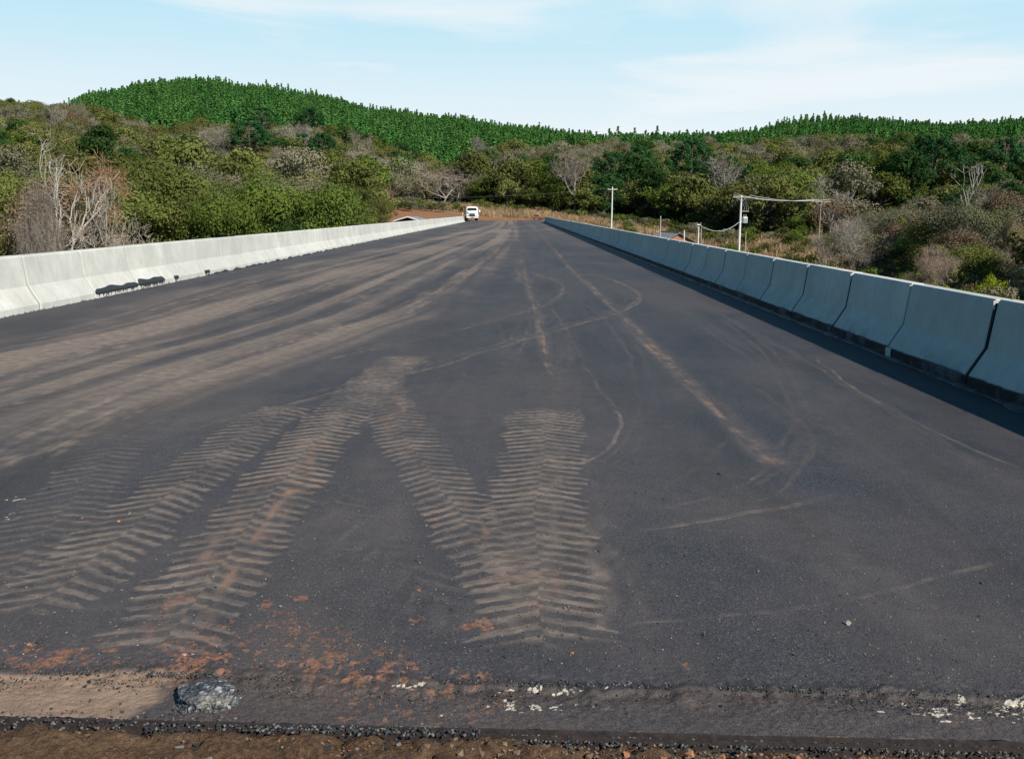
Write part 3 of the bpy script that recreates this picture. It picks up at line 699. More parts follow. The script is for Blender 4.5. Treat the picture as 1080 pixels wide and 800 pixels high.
def barrier_mesh(name, side, mat, clean_end=False):
    # side +1: face looks to +x (left row); outline local x = 0 at the toe going outward
    prof = [(0, 0), (.004, .10), (.012, .115), (.165, .365), (.180, .385), (.242, .84), (.262, .868), (.405, .87), (.425, .85), (.455, .40), (.50, .36), (.62, .12), (.62, 0)]
    def ring(y, inset):
        o = []
        cx, cz = .31, .4
        for x, z in prof:
            o.append((-side * (x + (cx - x) * inset), y, max(0, z + (cz - z) * inset * .5 if z > 0 else 0)))
        return o
    a, b = GAP / 2, SEG - GAP / 2; mb = MB()
    ysamp = [a, a + .012] + list(np.linspace(a + .2, b - .2, 7)) + [b - .012, b]
    rings = []
    for i, y in enumerate(ysamp):
        ins = .045 if i in (0, len(ysamp) - 1) else 0
        rings.append(ring(y, ins))
    if side > 0: rings = rings[::-1]
    mb.loft(rings)
    return mb.mesh(name, mat)
mesh_l = barrier_mesh('barrier_segment', 1, BM_L); mesh_r = barrier_mesh('barrier_segment', -1, BM_R); mesh_rc = barrier_mesh('barrier_segment', -1, BM_L)
ordn = ['first', 'second', 'third', 'fourth', 'fifth', 'sixth', 'seventh', 'eighth', 'ninth', 'tenth', 'eleventh', 'twelfth', 'thirteenth', 'fourteenth', 'fifteenth', 'sixteenth', 'seventeenth', 'eighteenth', 'nineteenth', 'twentieth', 'twenty-first', 'twenty-second', 'twenty-third', 'twenty-fourth', 'twenty-fifth']
# joint seen at the photo column 83.3 (left, top edge) and 962.5 (right, top edge)
def y_at(px, X, z):                        # depth where the line x=X, z=z crosses a photo column
    lo, hi = 2., 300.
    for _ in range(60):
        m_ = (lo + hi) / 2; v = M.inverted() @ Vector((X, m_, z - H)); p = 540 + F * v.x / -v.z
        if (p > px) == (X < 0): hi = m_
        else: lo = m_
    return lo
YL0 = y_at(83.3, XL - .25, .87); YR0 = y_at(962.5, XR + .25, .87)
JOINTM = plain('joint_black', (.012, .012, .013), .9, .3, 20)
def row(side):
    y0, mesh, X, cat = (YL0, mesh_l, XL, 'concrete barrier') if side > 0 else (YR0, mesh_r, XR, 'concrete barrier')
    k0 = -int((y0 - 4.2) / SEG) - 1
    vis = 0; objs = []
    k = k0
    while y0 + k * SEG < (148 if side > 0 else 163):
        y = y0 + k * SEG; me_ = mesh
        if side < 0 and k == -1: me_ = mesh_r
        dxj = random.uniform(-.005, .005)
        if side < 0 and k == -1: dxj = -.016
        o = link('barrier_segment', me_, None, (X + dxj, y, random.uniform(-.004, .004)))
        o.rotation_euler = (0, random.uniform(-.004, .004), random.uniform(-.003, .003))
        v = M.inverted() @ Vector((X, y + SEG, .4 - H)); px = 540 + F * v.x / -v.z
        inview = -v.z > 0 and -10 < px < 1090
        sidew = 'sunlit barrier segment of the left row' if side > 0 else 'shaded barrier segment of the right row'
        if inview and vis < 25:
            edge = 'left' if side > 0 else 'right'
            lab = f'{sidew}, {ordn[vis]} from the {edge} edge of the photo'
        elif inview and y > 60:
            lab = f'distant {"pale" if side > 0 else "blue-grey"} segment in the far half of the {"left" if side > 0 else "right"} row'
        elif inview:
            lab = f'{"pale" if side > 0 else "blue-grey"} barrier segment in the middle stretch of the {"left" if side > 0 else "right"} row'
        else: lab = f'concrete barrier segment beside the camera at the near end of the {"left" if side > 0 else "right"} row'
        if inview: vis += 1
        tag(o, lab, cat, 'precast segments of the left barrier' if side > 0 else 'precast segments of the right barrier')
        mb = MB(); mb.prism([*((-side * (x_ + (.022 if side > 0 else 0)), z_) for x_, z_ in ((.006, .0), (.008, .10), (.171, .365), (.186, .39), (.247, .83))), (-side * .40, .83), (-side * .55, .0)][::side], -.022, .022); mb.build('joint_filler', JOINTM, o)
        objs.append((k, o)); k += 1
    return dict(objs)
rowL = row(1); rowR = row(-1)
# pale slips standing in for sunlight through the top of the near joints on the right, as children of their segment
for k, o in rowR.items():
    if -3 <= k <= 9:
        mb = MB(); mb.box((.232, .0, .81), (.03, .028, .085), bev=.005); mb.build('joint_sun_sliver', BM_L, o)
# clean unpainted toe at the offset segment
o = rowR.get(-1)
if o:
    o['label'] = 'shaded barrier segment of the right row standing proud, its toe corner free of tar'
    mb = MB(); mb.prism([(-.004, .004), (-.002, .105), (.0, .118), (-.006, .118), (-.010, .10), (-.010, .004)], SEG - .19, SEG - .03); mb.build('clean_toe', BM_L, o)
# black tar smeared on two left segments
def smear(o, ya, yb, hmax, seed):
    mb = MB(); n = 130; rings = []
    for i in range(n + 1):
        y = ya + (yb - ya) * i / n; e = min(1., (i + .2) / 9., (n - i + .2) / 9.) ** .6 if ya < 1.8 else 1.
        a = mnoise.noise(Vector((y * 1.9, seed, 0))) ; b = mnoise.noise(Vector((y * 40, seed, 3))) - .12; c_ = mnoise.noise(Vector((y * 13, seed, 8)))
        top = .118 + (.055 + .055 * a) * e * hmax; bot = max(.008, .088 - (.02 + .42 * max(0, b)) * e)
        th = .004 + .004 * e * (.8 + c_)
        sx = (top - .115) * .6
        rings.append([(.003, y, bot), (.003 + th * .5, y, bot + .01), (.004 + th, y, .10), (-.005 + th, y, .13), (-sx + th * .4, y, top), (-sx - .004, y, top + .002)])
    mb.loft(rings); mb.build('tar_smear', TARM, o)
for k, ya, yb in ((0, -.0, 2.1), (1, .0, 1.5), (2, .0, .3)):
    if k in rowL: smear(rowL[k], ya + .02, yb, 1. if k < 2 else .6, 2 + k * 3.3); rowL[k]['label'] = ['sunlit left barrier segment with black tar smeared along its toe, nearer one', 'sunlit left barrier segment with black tar dripping on its toe, farther one', 'sunlit left barrier segment with one short black tar blot at its near toe'][k]
for k, ya, yb in ((3, .1, .5),):
    if k in rowL: smear(rowL[k], ya, yb, .6, k * 2.1)
# asphalt swept up against the toes
def fillet(X, side, ya, yb, label, seed, hh=.045):
    mb = MB(); n = int((yb - ya) / .12); rings = []
    for i in range(n + 1):
        y = ya + (yb - ya) * i / n; a = .5 + .9 * mnoise.noise(Vector((y * 1.7, seed, 0))) + .5 * mnoise.noise(Vector((y * 7, seed, 2)))
        h_ = max(.006, hh * a); w = max(.02, .10 * a)
        rings.append([(X - side * .002, y, -.02), (X - side * .002, y, h_), (X + side * w * .4, y, h_ * .8), (X + side * w, y, .006), (X + side * (w + .02), y, -.02)])
    mb.loft(rings); o = mb.build('tar_ridge', TARM); return tag(o, label, 'tar ridge')
fillet(XL, 1, rowL[3].location.y + .3, 150, 'thin black ridge of asphalt swept against the toe of the left barrier', 3., .07)
fillet(XR, -1, 4, 162, 'thin black ridge of asphalt along the toe of the shaded right barrier', 9., .05)

# ------------------------------------------------------------------ vegetation kinds
BARK_D = plain('bark_dark', (.07, .055, .042), .9, .4, 3); BARK_P = plain('bark_pale', (.34, .31, .265), .9, .25, 3); BARK_G = plain('bark_grey', (.26, .225, .19), .9, .3, 3)
F_OLIVE = foliage('leaves_olive', (.085, .105, .022), (.165, .185, .050), alt=(.19, .17, .065), rand_amt=.6)
F_DARK = foliage('leaves_dark', (.018, .052, .018), (.050, .105, .030), alt=(.085, .125, .03), rand_amt=.5)
F_GREY = foliage('leaves_greygreen', (.115, .122, .065), (.200, .200, .115), alt=(.20, .165, .11), rand_amt=.7, transl=.15)
F_BROWN = foliage('leaves_brown', (.12, .075, .045), (.21, .135, .085), alt=(.17, .15, .09), rand_amt=.6, transl=.1)
F_GREEN = foliage('leaves_green', (.065, .102, .020), (.130, .172, .040), alt=(.15, .18, .03), rand_amt=.6)
F_YEL = foliage('leaves_yellow', (.16, .19, .012), (.26, .29, .03), rand_amt=0)
F_PINE = foliage('pine_needles', (.036, .135, .036), (.095, .240, .058), alt=(.13, .23, .055), rand_amt=.6, transl=.15)
F_ARAU = foliage('araucaria_needles', (.018, .062, .022), (.042, .105, .034), rand_amt=0, transl=.1)
F_TWIG = foliage('twigs_grey', (.17, .14, .115), (.31, .27, .225), alt=(.27, .19, .13), rand_amt=.7, transl=.05)
F_RUST = foliage('leaves_rust', (.19, .105, .055), (.30, .18, .10), alt=(.25, .2, .12), rand_amt=.4, transl=.1)
F_GRASS = foliage('dry_grass', (.24, .165, .085), (.44, .33, .19), alt=(.30, .19, .11), rand_amt=.7, transl=.2)

def cards(Pn, Nn, size, aspect=1.0, droop=None):
    """irregular quads at points Pn facing Nn"""
    n = len(Pn); r = rng.normal(size=(n, 3)); u = np.cross(Nn, r); u /= np.linalg.norm(u, axis=1)[:, None] + 1e-9
    w = np.cross(Nn, u); w /= np.linalg.norm(w, axis=1)[:, None] + 1e-9
    s = (size * rng.uniform(.55, 1.35, n))[:, None]
    q = []
    for a, b in ((-1, -.3), (.1, -1), (1, .25), (-.1, 1)):
        ja = a + rng.uniform(-.25, .25, n)[:, None]; jb = b + rng.uniform(-.25, .25, n)[:, None]
        q.append(Pn + u * s * ja * aspect * .5 + w * s * jb * .5 + Nn * s * rng.uniform(-.12, .12, n)[:, None])
    return np.stack(q, 1).reshape(-1, 3)
def clump_points(c, r, n, shell=.55):
    dd = rng.normal(size=(n, 3)); dd /= np.linalg.norm(dd, axis=1)[:, None]
    rad = shell + (1 - shell) * rng.random(n) ** .7
    rad = rad * (1 + .16 * np.sin(dd[:, 0] * 5 + c[0] * 3) * np.cos(dd[:, 2] * 6 + c[1]))
    return c + dd * rad[:, None] * r, dd
def cloud(clumps, size, dens, shell=.55, upb=.25):
    VV = []
    for c, r in clumps:
        c = np.array(c, float); r = np.array(r, float); n = int(dens * (r[0] * r[1] * r[2]) ** (2 / 3) * 4) + 8
        p_, dd = clump_points(c, r, n, shell)
        nn = dd + rng.normal(size=dd.shape) * .38 + np.array([0, 0, upb]); nn /= np.linalg.norm(nn, axis=1)[:, None]
        VV.append(cards(p_, nn, size))
    return np.concatenate(VV)
def crown_mesh(name, verts, mat):
    return mesh_np(name, verts, np.arange(len(verts)).reshape(-1, 4), mat, smooth=False)
def branching(mb, p, dirv, length, rad, depth, tips, spread=.5, n=4, up=.15, kids=(2, 3), shrink=.72, wob=.14):
    k = 4; pts = [Vector(p)]; dv = Vector(dirv).normalized()
    for i in range(k):
        dv = (dv + Vector((random.gauss(0, wob), random.gauss(0, wob), random.gauss(0, wob) + up * .3))).normalized(); pts.append(pts[-1] + dv * length / k)
    r1 = rad * .62
    mb.tube(pts, [rad + (r1 - rad) * i / k for i in range(k + 1)], n, cap=False)
    if depth == 0: tips.append((pts[-1], dv)); return
    for j in range(random.randint(*kids)):
        nd = (dv + Vector((random.gauss(0, spread), random.gauss(0, spread), random.gauss(0, spread * .6) + up))).normalized()
        branching(mb, pts[-1] if j else pts[-1], nd, length * shrink * random.uniform(.8, 1.15), r1, depth - 1, tips, spread, max(3, n - 1), up, kids, shrink, wob)
    if depth > 1 and random.random() < .8:
        nd = (dv + Vector((random.gauss(0, .8), random.gauss(0, .8), .1))).normalized(); branching(mb, pts[2], nd, length * .6, r1 * .7, depth - 2, tips, spread, 3, up, kids, shrink, wob)

def broadleaf(kind, seed, h=8., w=7., leafmat=None, barkmat=None, leaf=.34, dens=26, nclump=13, trunkh=.32, shell=.5, low=False):
    random.seed(seed)
    mb = MB(); tips = []
    th = h * trunkh
    mb.tube([(0, 0, -1.2), (random.uniform(-.1, .1), random.uniform(-.1, .1), th * .5), (random.uniform(-.2, .2), random.uniform(-.2, .2), th)], [.028 * h, .022 * h, .018 * h], 7, cap=False)
    top = Vector(mb.v[-7])
    clumps = []
    for i in range(nclump):
        a = 2.399 * i + random.uniform(-.4, .4); rr = math.sqrt((i + .5) / nclump) * w * .36 * random.uniform(.8, 1.15)
        zc2 = h * (.88 - .42 * (rr / (w * .38)) ** 2 * random.uniform(.6, 1.2)) - h * .1
        if low and i % 3 == 0: zc2 *= .5
        c = Vector((rr * math.cos(a), rr * math.sin(a), zc2)); s = w * random.uniform(.13, .22)
        clumps.append((c, (s * random.uniform(.95, 1.25), s * random.uniform(.95, 1.25), s * random.uniform(.6, .85))))
        mid = (top + c) / 2 + Vector((0, 0, -.04 * h)); mb.tube([top, mid, c], [.011 * h, .007 * h, .003 * h], 4, cap=False)
    if not low:
        for i in range(5):                    # skirts of foliage below the crown
            a = random.uniform(0, 6.28); q_ = w * random.uniform(.12, .3); s = w * random.uniform(.10, .15); clumps.append(((q_ * math.cos(a), q_ * math.sin(a), h * random.uniform(.12, .38)), (s, s, s)))
    for i in range(4):                        # stray sprigs break the outline
        a = random.uniform(0, 6.28); c = (w * .47 * math.cos(a), w * .47 * math.sin(a), h * random.uniform(.45, .8)); s = w * .08; clumps.append((c, (s, s, s * .8)))
    tm = mb.mesh('trunk', barkmat or BARK_D)
    cm = crown_mesh('crown', cloud(clumps, leaf, dens, shell), leafmat)
    return dict(kind=kind, trunk=tm, crown=cm, h=h, w=w)
def bare(kind, seed, h=9., spread=.42, mat=None, bark=None, depth=5, twig=.5, tw_n=5, rad=.02, up=.22, tcol=True, stems=1, tww=1.):
    random.seed(seed); mb = MB(); tips = []
    for s_ in range(stems):
        dv = (random.gauss(0, .12 if stems == 1 else .45), random.gauss(0, .12 if stems == 1 else .45), 1)
        branching(mb, (0, 0, -.8), dv, h * .30, h * rad, depth, tips, spread, 5, up)
    tp = np.array([t_[0] for t_ in tips]); zmax = tp[:, 2].max(); sc = h / zmax
    mb.v = [(x * sc, y * sc, z * sc) for x, y, z in mb.v]; tp = tp * sc
    tm = mb.mesh('trunk', bark or BARK_P)
    n = len(tp) * tw_n; idx = rng.integers(0, len(tp), n); dd = rng.normal(size=(n, 3)); dd[:, 2] += .3; dd /= np.linalg.norm(dd, axis=1)[:, None]
    a = tp[idx] + dd * rng.uniform(0, twig * .5, n)[:, None]; ln = rng.uniform(.4, 1., n)[:, None] * twig
    u = np.cross(dd, rng.normal(size=(n, 3))); u /= np.linalg.norm(u, axis=1)[:, None]; wd = (.035 + .02 * rng.random(n)[:, None]) * tww
    tv = np.stack([a - u * wd * .5, a + u * wd * .5, a + dd * ln + u * wd * .25, a + dd * ln - u * wd * .25], 1).reshape(-1, 3)
    cm = crown_mesh('crown', tv, mat or F_TWIG)
    w = tp[:, 0].max() - tp[:, 0].min()
    return dict(kind=kind, trunk=tm, crown=cm, h=h, w=w)
def araucaria(seed, h=13., w=12., full=True):
    random.seed(seed); mb = MB(); mb.tube([(0, 0, -1), (0, 0, h * .5), (.1, 0, h * .95)], [.035 * h, .026 * h, .012 * h], 8, cap=False)
    clumps = []
    levels = 6 if full else 4
    for l_ in range(levels):
        f = l_ / (levels - 1); z = h * (.52 + .42 * f); R_ = w * .5 * math.sqrt(max(.05, 1 - (f * .92) ** 2)); n = int(9 - 4 * f)
        for k in range(n):
            a = 2 * math.pi * (k + random.random() * .6) / n + l_; R2 = R_ * random.uniform(.78, 1.05)
            e = Vector((R2 * math.cos(a), R2 * math.sin(a), z + h * .05)); mb.tube([(0, 0, z - h * .03), (e.x * .6, e.y * .6, z - h * .02), tuple(e)], [.006 * h, .005 * h, .003 * h], 4, cap=False)
            s = random.uniform(.75, 1.25) * w / 12
            clumps.append((e, (s, s, s * .8)))
            if random.random() < .8: clumps.append((e * .7 + Vector((0, 0, z * .3)) * 1.0, (s * .8, s * .8, s * .6)))
    clumps.append(((0, 0, h), (.9, .9, .6)))
    return dict(kind='araucaria_tree', trunk=mb.mesh('trunk', BARK_D), crown=crown_mesh('crown', cloud(clumps, .30, 34, .45), F_ARAU), h=h, w=w)
def pine(seed, h=11.):
    random.seed(seed); mb = MB(); mb.tube([(0, 0, -1), (0, 0, h * .6), (0, 0, h)], [.14, .09, .02], 5, cap=False)
    Pn = []; Nn = []
    lv = 18
    for l_ in range(lv):
        f = (l_ + .5) / lv; z = h * (.16 + .84 * f); R_ = .22 + 1.85 * (1 - f) ** .95; n = int(12 - 6 * f)
        R_ *= random.uniform(.85, 1.15)
        for k in range(n):
            a = random.uniform(0, 6.283); R2 = R_ * random.uniform(.75, 1.2)
            for s in (.35, .7, 1.):
                p = np.array([R2 * s * math.cos(a), R2 * s * math.sin(a), z + .25 * s * s * (1 if f > .6 else .3) + random.uniform(-.15, .15)])
                Pn.append(p); q = np.array([math.cos(a) * .5, math.sin(a) * .5, 1.]) + rng.normal(size=3) * .5; Nn.append(q / np.linalg.norm(q))
    for k in range(6): Pn.append(np.array([random.gauss(0, .1), random.gauss(0, .1), h - .1 - .2 * k])); q = rng.normal(size=3); q[2] = .2; Nn.append(q / np.linalg.norm(q))
    vv = cards(np.array(Pn), np.array(Nn), .56, 1.2)
    return dict(kind='pine_tree', trunk=mb.mesh('trunk', BARK_D), crown=crown_mesh('crown', vv, F_PINE), h=h, w=4.)

LIB = {
    'olive': [broadleaf('broadleaf_tree', 11 + i, 7.5 + .6 * i, 7.5 + (i % 2) * 1.2, F_OLIVE, leaf=.30, dens=30) for i in range(3)],
    'green': [broadleaf('broadleaf_tree', 31 + i, 8. + .5 * i, 8., F_GREEN, leaf=.28, dens=32, nclump=16, trunkh=.25) for i in range(2)],
    'dark': [broadleaf('broadleaf_tree', 51 + i, 8.5 + i, 7.5, F_DARK, leaf=.32, dens=30, nclump=12) for i in range(3)],
    'grey': [broadleaf('broadleaf_tree', 71 + i, 7. + .7 * i, 8., F_GREY, BARK_G, leaf=.22, dens=34, nclump=12, shell=.35) for i in range(3)],
    'brown': [broadleaf('broadleaf_tree', 91 + i, 7.5, 7., F_BROWN, BARK_G, leaf=.17, dens=26, nclump=11, shell=.3) for i in range(2)],
    'bare': [bare('bare_tree', 111 + i, 8.5, mat=F_TWIG, bark=BARK_G, depth=5, tw_n=7, twig=.9, rad=.016, spread=.5) for i in range(3)],
    'arau': [araucaria(131), araucaria(132, 14, 10, False), araucaria(133, 12, 12)],
    'shrub': [broadleaf('shrub', 151 + i, 2.4, 3.2, m_, leaf=.17, dens=60, nclump=9, trunkh=.15, low=True, shell=.4) for i, m_ in enumerate((F_OLIVE, F_GREY, F_GREEN, F_BROWN))],
    'pine': [pine(171 + i, 10.5 + i * .6) for i in range(4)],
}
for k_, m_, hh_ in (('olive', F_OLIVE, 8.), ('olive', F_OLIVE, 9.), ('green', F_GREEN, 8.5), ('grey', F_GREY, 8.), ('dark', F_DARK, 9.), ('brown', F_BROWN, 8.)):
    LIB.setdefault(k_ + '_near', []).append(broadleaf('broadleaf_tree', 300 + int(hh_ * 2) + len(LIB), hh_, 8., m_, BARK_G if k_ in ('grey', 'brown') else None, leaf=.15 if k_ != 'grey' else .12, dens=95, nclump=17, trunkh=.25, shell=.35))
KIND_WORDS = {'olive': 'olive round tree', 'green': 'leafy mid-green tree', 'dark': 'dark green tree', 'grey': 'pale grey-green tree', 'brown': 'brownish half-bare tree', 'bare': 'leafless grey tree', 'arau': 'dark flat-topped araucaria tree with tufted branches'}
def plant(spec, x, y, z, s=1., rz=None, label='', cat='tree', group=None, sz=None):
    r = empty(spec['kind'], (x, y, z), random.uniform(0, 6.28) if rz is None else rz, label, cat, group)
    r.scale = (s, s, sz or s)
    for nm in ('trunk', 'crown'): link(nm, spec[nm], r)
    return r
def place(px, py_top, Y, spec, width_px=None, label='', cat='tree', group=None, rz=None, zg=None):
    """stand a tree on the terrain so that its top shows at (px, py_top)"""
    top = P(px, py_top, Y); zg = terr1(top.x, Y) if zg is None else zg
    hh = max(1.0, top.z - zg); sz = hh / spec['h']; s = sz if width_px is None else (width_px * Y / 1065) / spec['w']
    return plant(spec, top.x, Y, zg, s, rz, label, cat, group, sz)

NB = [bare('bare_tree', 401 + i, 6., .55, F_TWIG, BARK_G, 6, .7, 9, .0085, .05, stems=3, tww=.45) for i in range(2)]
# ---- single trees that the photo picks out
named = []; cols = []
def nm(px, top, Y, kind, i, wpx, label, cat='tree', **kw):
    sp = LIB[kind][i] if isinstance(kind, str) else kind
    cols.append((px, wpx, Y)); named.append((P(px, top, Y).x, Y, wpx * Y / 1065 / 2)); return place(px, top, Y, sp, wpx, label, cat, **kw)
big_bare = [bare('bare_tree', 201, 15, .36, F_TWIG, BARK_P, 5, 1.1, 4, .013, .2), bare('bare_tree', 205, 12, .30, F_RUST, BARK_P, 5, .8, 10, .013, .30), bare('bare_tree', 209, 12, .5, F_TWIG, BARK_P, 5, 1., 6, .012, .1)]
nm(68, 138, 82, big_bare[0], 0, 105, 'tall leafless tree with twisting pale white limbs behind the left barrier')
nm(108, 168, 92, big_bare[1], 0, 62, 'pale-trunked tree with a rusty brown twig crown behind the left barrier')
nm(140, 208, 70, big_bare[2], 0, 80, 'low leaning leafless tree with pale limbs just over the left barrier')
nm(20, 200, 66, NB[1], 0, 90, 'grey twiggy tree at the left edge just over the barrier')
nm(236, 182, 100, 'green_near', 0, 92, 'big round bright green tree behind the left barrier')
nm(345, 172, 108, 'green_near', 0, 108, 'wide light green tree behind the left barrier, right of the round one')
nm(300, 195, 104, 'dark_near', 0, 50, 'small dark green tree between two big green trees behind the left barrier')
nm(400, 200, 150, 'olive_near', 1, 40, 'small olive tree at the edge of the red earth bank')
nm(262, 130, 300, 'arau', 0, 50, 'dark umbrella-shaped araucaria tree alone on the left hillside')
nm(318, 142, 290, 'arau', 1, 26, 'narrow dark araucaria tree, left one of a close pair on the left hillside')
nm(340, 142, 290, 'arau', 2, 34, 'rounded dark araucaria tree, right one of a close pair on the left hillside')
nm(276, 114, 420, 'arau', 1, 34, 'flat-topped araucaria tree at the foot of the pine plantation, left')
nm(327, 115, 420, 'arau', 0, 34, 'flat-topped araucaria tree at the foot of the pine plantation, right')
nm(163, 128, 380, LIB['bare'][1], 0, 30, 'white-limbed bare tree at the edge of the pines on the left')
nm(222, 158, 260, 'brown', 0, 46, 'reddish-brown tree on the left hillside')
nm(433, 180, 235, LIB['grey'][0], 0, 50, 'grey-green airy tree above the red earth bank')
nm(463, 182, 240, LIB['bare'][2], 0, 40, 'grey leafless tree above the left end of the barrier')
nm(487, 178, 250, LIB['bare'][0], 0, 46, 'tall grey leafless tree behind the white truck')
nm(645, 163, 300, 'arau', 0, 50, 'dark araucaria tree with tufted crown above the lone white pole')
nm(675, 156, 306, 'arau', 2, 38, 'dark araucaria tree, middle of the cluster on the right slope')
nm(730, 148, 310, 'arau', 0, 52, 'large dark araucaria tree, right end of the cluster on the right slope')
nm(988, 148, 250, 'arau', 2, 66, 'very large dark green araucaria tree on the right hillside')
nm(1062, 148, 270, 'arau', 0, 46, 'dark araucaria tree near the right edge on the hillside')
nm(1033, 172, 150, bare('bare_tree', 233, 12, .30, F_TWIG, BARK_P, 4, .8, 3, .013, .28), 0, 36, 'slender white-trunked bare tree on the right slope')
nm(902, 232, 124, NB[0], 0, 74, 'wide low leafless tree with arching limbs by the wooden pole')
nm(905, 236, 128, LIB['grey_near'][0], 0, 66, 'greyish half-bare spreading tree behind the low leafless one')
nm(1000, 262, 96, NB[1], 0, 70, 'grey leafless bush-like tree just over the right barrier')
nm(980, 215, 112, 'olive_near', 0, 58, 'dark olive tree behind the leafless bush on the right')
nm(960, 240, 118, 'dark_near', 0, 40, 'dark green tree left of the olive one over the right barrier')
nm(1047, 282, 84, broadleaf('shrub', 261, 2.6, 3.4, F_YEL, leaf=.12, dens=90, nclump=9, trunkh=.12, low=True), 0, 30, 'bright yellow-green round bush over the right barrier', 'shrub')
nm(1072, 218, 100, 'brown_near', 0, 40, 'reddish-brown tree at the right edge of the photo')
nm(790, 236, 196, 'green', 0, 22, 'small green tree behind the transformer pole')
nm(935, 172, 210, 'olive', 2, 60, 'broad rounded olive-grey tree on the right slope')
nm(840, 225, 178, 'green', 1, 24, 'low green tree between the transformer pole and the wooden pole')

# ---- where a plant stands, told by what it lines up with
MARKS = [(-40, 'at the left photo edge'), (68, 'in line with the tall white-limbed bare tree'), (108, 'in line with the rusty-crowned pale-trunked tree'), (163, 'between the bare trees and round green tree'), (236, 'above the round green tree'), (300, 'between the two big green trees'), (345, 'above the wide light green tree'), (400, 'above the red bank'), (430, 'above the open shed'), (463, 'left of the truck'), (498, 'above the truck'), (535, 'above the road end'), (568, 'above the motorcycle'), (605, 'left of the lone white pole'), (646, 'behind the lone white pole'), (697, 'behind the brick house'), (737, 'behind the short pale pole'), (782, 'behind the transformer pole'), (825, 'between the transformer and wooden poles'), (866, 'behind the wooden pole'), (905, 'above the arching bare tree'), (950, 'left of the very large araucaria'), (988, 'in line with the very large araucaria'), (1033, 'in line with the slender white-trunked tree'), (1100, 'at the right photo edge')]
_o1 = ['', 'first', 'second', 'third', 'fourth', 'fifth', 'sixth', 'seventh', 'eighth', 'ninth']
ORDS = ['front'] + _o1[2:] + ['tenth', 'eleventh', 'twelfth', 'thirteenth', 'fourteenth', 'fifteenth', 'sixteenth', 'seventeenth', 'eighteenth', 'nineteenth']
for _t, _e in (('twenty', 'twentieth'), ('thirty', 'thirtieth'), ('forty', 'fortieth'), ('fifty', 'fiftieth')): ORDS += [_e] + [f'{_t}-{q}' for q in _o1[1:]]
_seen = {}
def where_label(kind_words, c):
    m_ = min(MARKS, key=lambda q: abs(q[0] - c))[1]; k = (kind_words, m_); n = _seen.get(k, 0); _seen[k] = n + 1
    return f'{kind_words} {m_}, ' + (('frontmost' if n == 0 else f'{ORDS[n]} one going back') if n < 59 else 'among the farther ones')
# ---- the mixed forest
def band(c, Y):
    side = 'left' if c < 480 else 'right'
    dist = 'just beyond the barrier' if Y < 150 and c < 480 else ('at the foot of the slope' if Y < 290 else 'on the middle slope')
    return side, dist
pts = []
step = 5.6
for gy in np.arange(50, 560, step):
    for gx in np.arange(-gy * .62 - 12, gy * .60 + 12, step):
        x = gx + random.uniform(-2, 2); y = gy + random.uniform(-2, 2); c = colx(x, y)
        if c < -110 or c > 1190: continue
        if y < interp_tab(FOREST_START, c) or y > interp_tab(PINE_START, c) + 6: continue
        if y > 620: continue
        if any(b - 48 < y < b and abs(c - q_) < w_ * .42 for q_, w_, b in cols): continue
        if y < 175 and -13 < x < 9: continue
        if any((x - a) ** 2 + (y - b) ** 2 < (r_ * .62) ** 2 for a, b, r_ in named): continue
        if y > 330 and random.random() < .12: continue
        pts.append((x, y, c))
def pick(x, y, c):
    r = random.random(); n = float(fbm(np.array([x / 26.]), np.array([y / 26.]), 2, 121)[0]); r = min(.999, max(0, r * .6 + (n - .28) * .9))
    if c < 480:
        if y < 130 and c < 190: tb = [(.22, 'bare'), (.5, 'grey'), (.66, 'brown'), (1, 'olive')]
        else: tb = [(.10, 'bare'), (.20, 'brown'), (.42, 'grey'), (.76, 'olive'), (.86, 'green'), (1, 'dark')]
    elif y < 205 and c > 860: tb = [(.14, 'bare'), (.32, 'brown'), (.62, 'grey'), (.86, 'olive'), (1, 'dark')]
    elif y < 330: tb = [(.06, 'bare'), (.11, 'brown'), (.27, 'grey'), (.50, 'olive'), (.62, 'green'), (1, 'dark')]
    else: tb = [(.06, 'bare'), (.15, 'brown'), (.50, 'grey'), (.86, 'olive'), (1, 'dark')]
    for a, k in tb:
        if r <= a: return k
    return 'olive'
random.seed(5)
pts.sort(key=lambda p: p[1])
inst = {}
n_ind = 0
for x, y, c in pts:
    k = pick(x, y, c); i = random.randrange(len(LIB[k])); sp = LIB[k][i]
    if y < 160 and k + '_near' in LIB: kk = k + '_near'; i = random.randrange(len(LIB[kk])); sp = LIB[kk][i]
    big = .84 + .85 * random.random() ** 1.8
    if y < 300 and c > 480: big *= 1.12
    if c < 480 and 200 < y: big *= .9
    if c > 860 and y < 205: big *= .72
    if c < 200 and y < 100: big *= .62
    s = big; sz = s * random.uniform(.8, 1.1); z = float(terr(np.array([x]), np.array([y]))[0])
    if n_ind < 262 and -30 < c < 1110:
        side, dist = band(c, y)
        o = plant(sp, x, y, z, s, None, where_label(KIND_WORDS[k], c), 'tree', f'{KIND_WORDS[k]}s of the woodland, {side} side', sz)
        n_ind += 1
    else: inst.setdefault((k, i), []).append((x, y, z, s, sz, random.uniform(0, 6.28)))

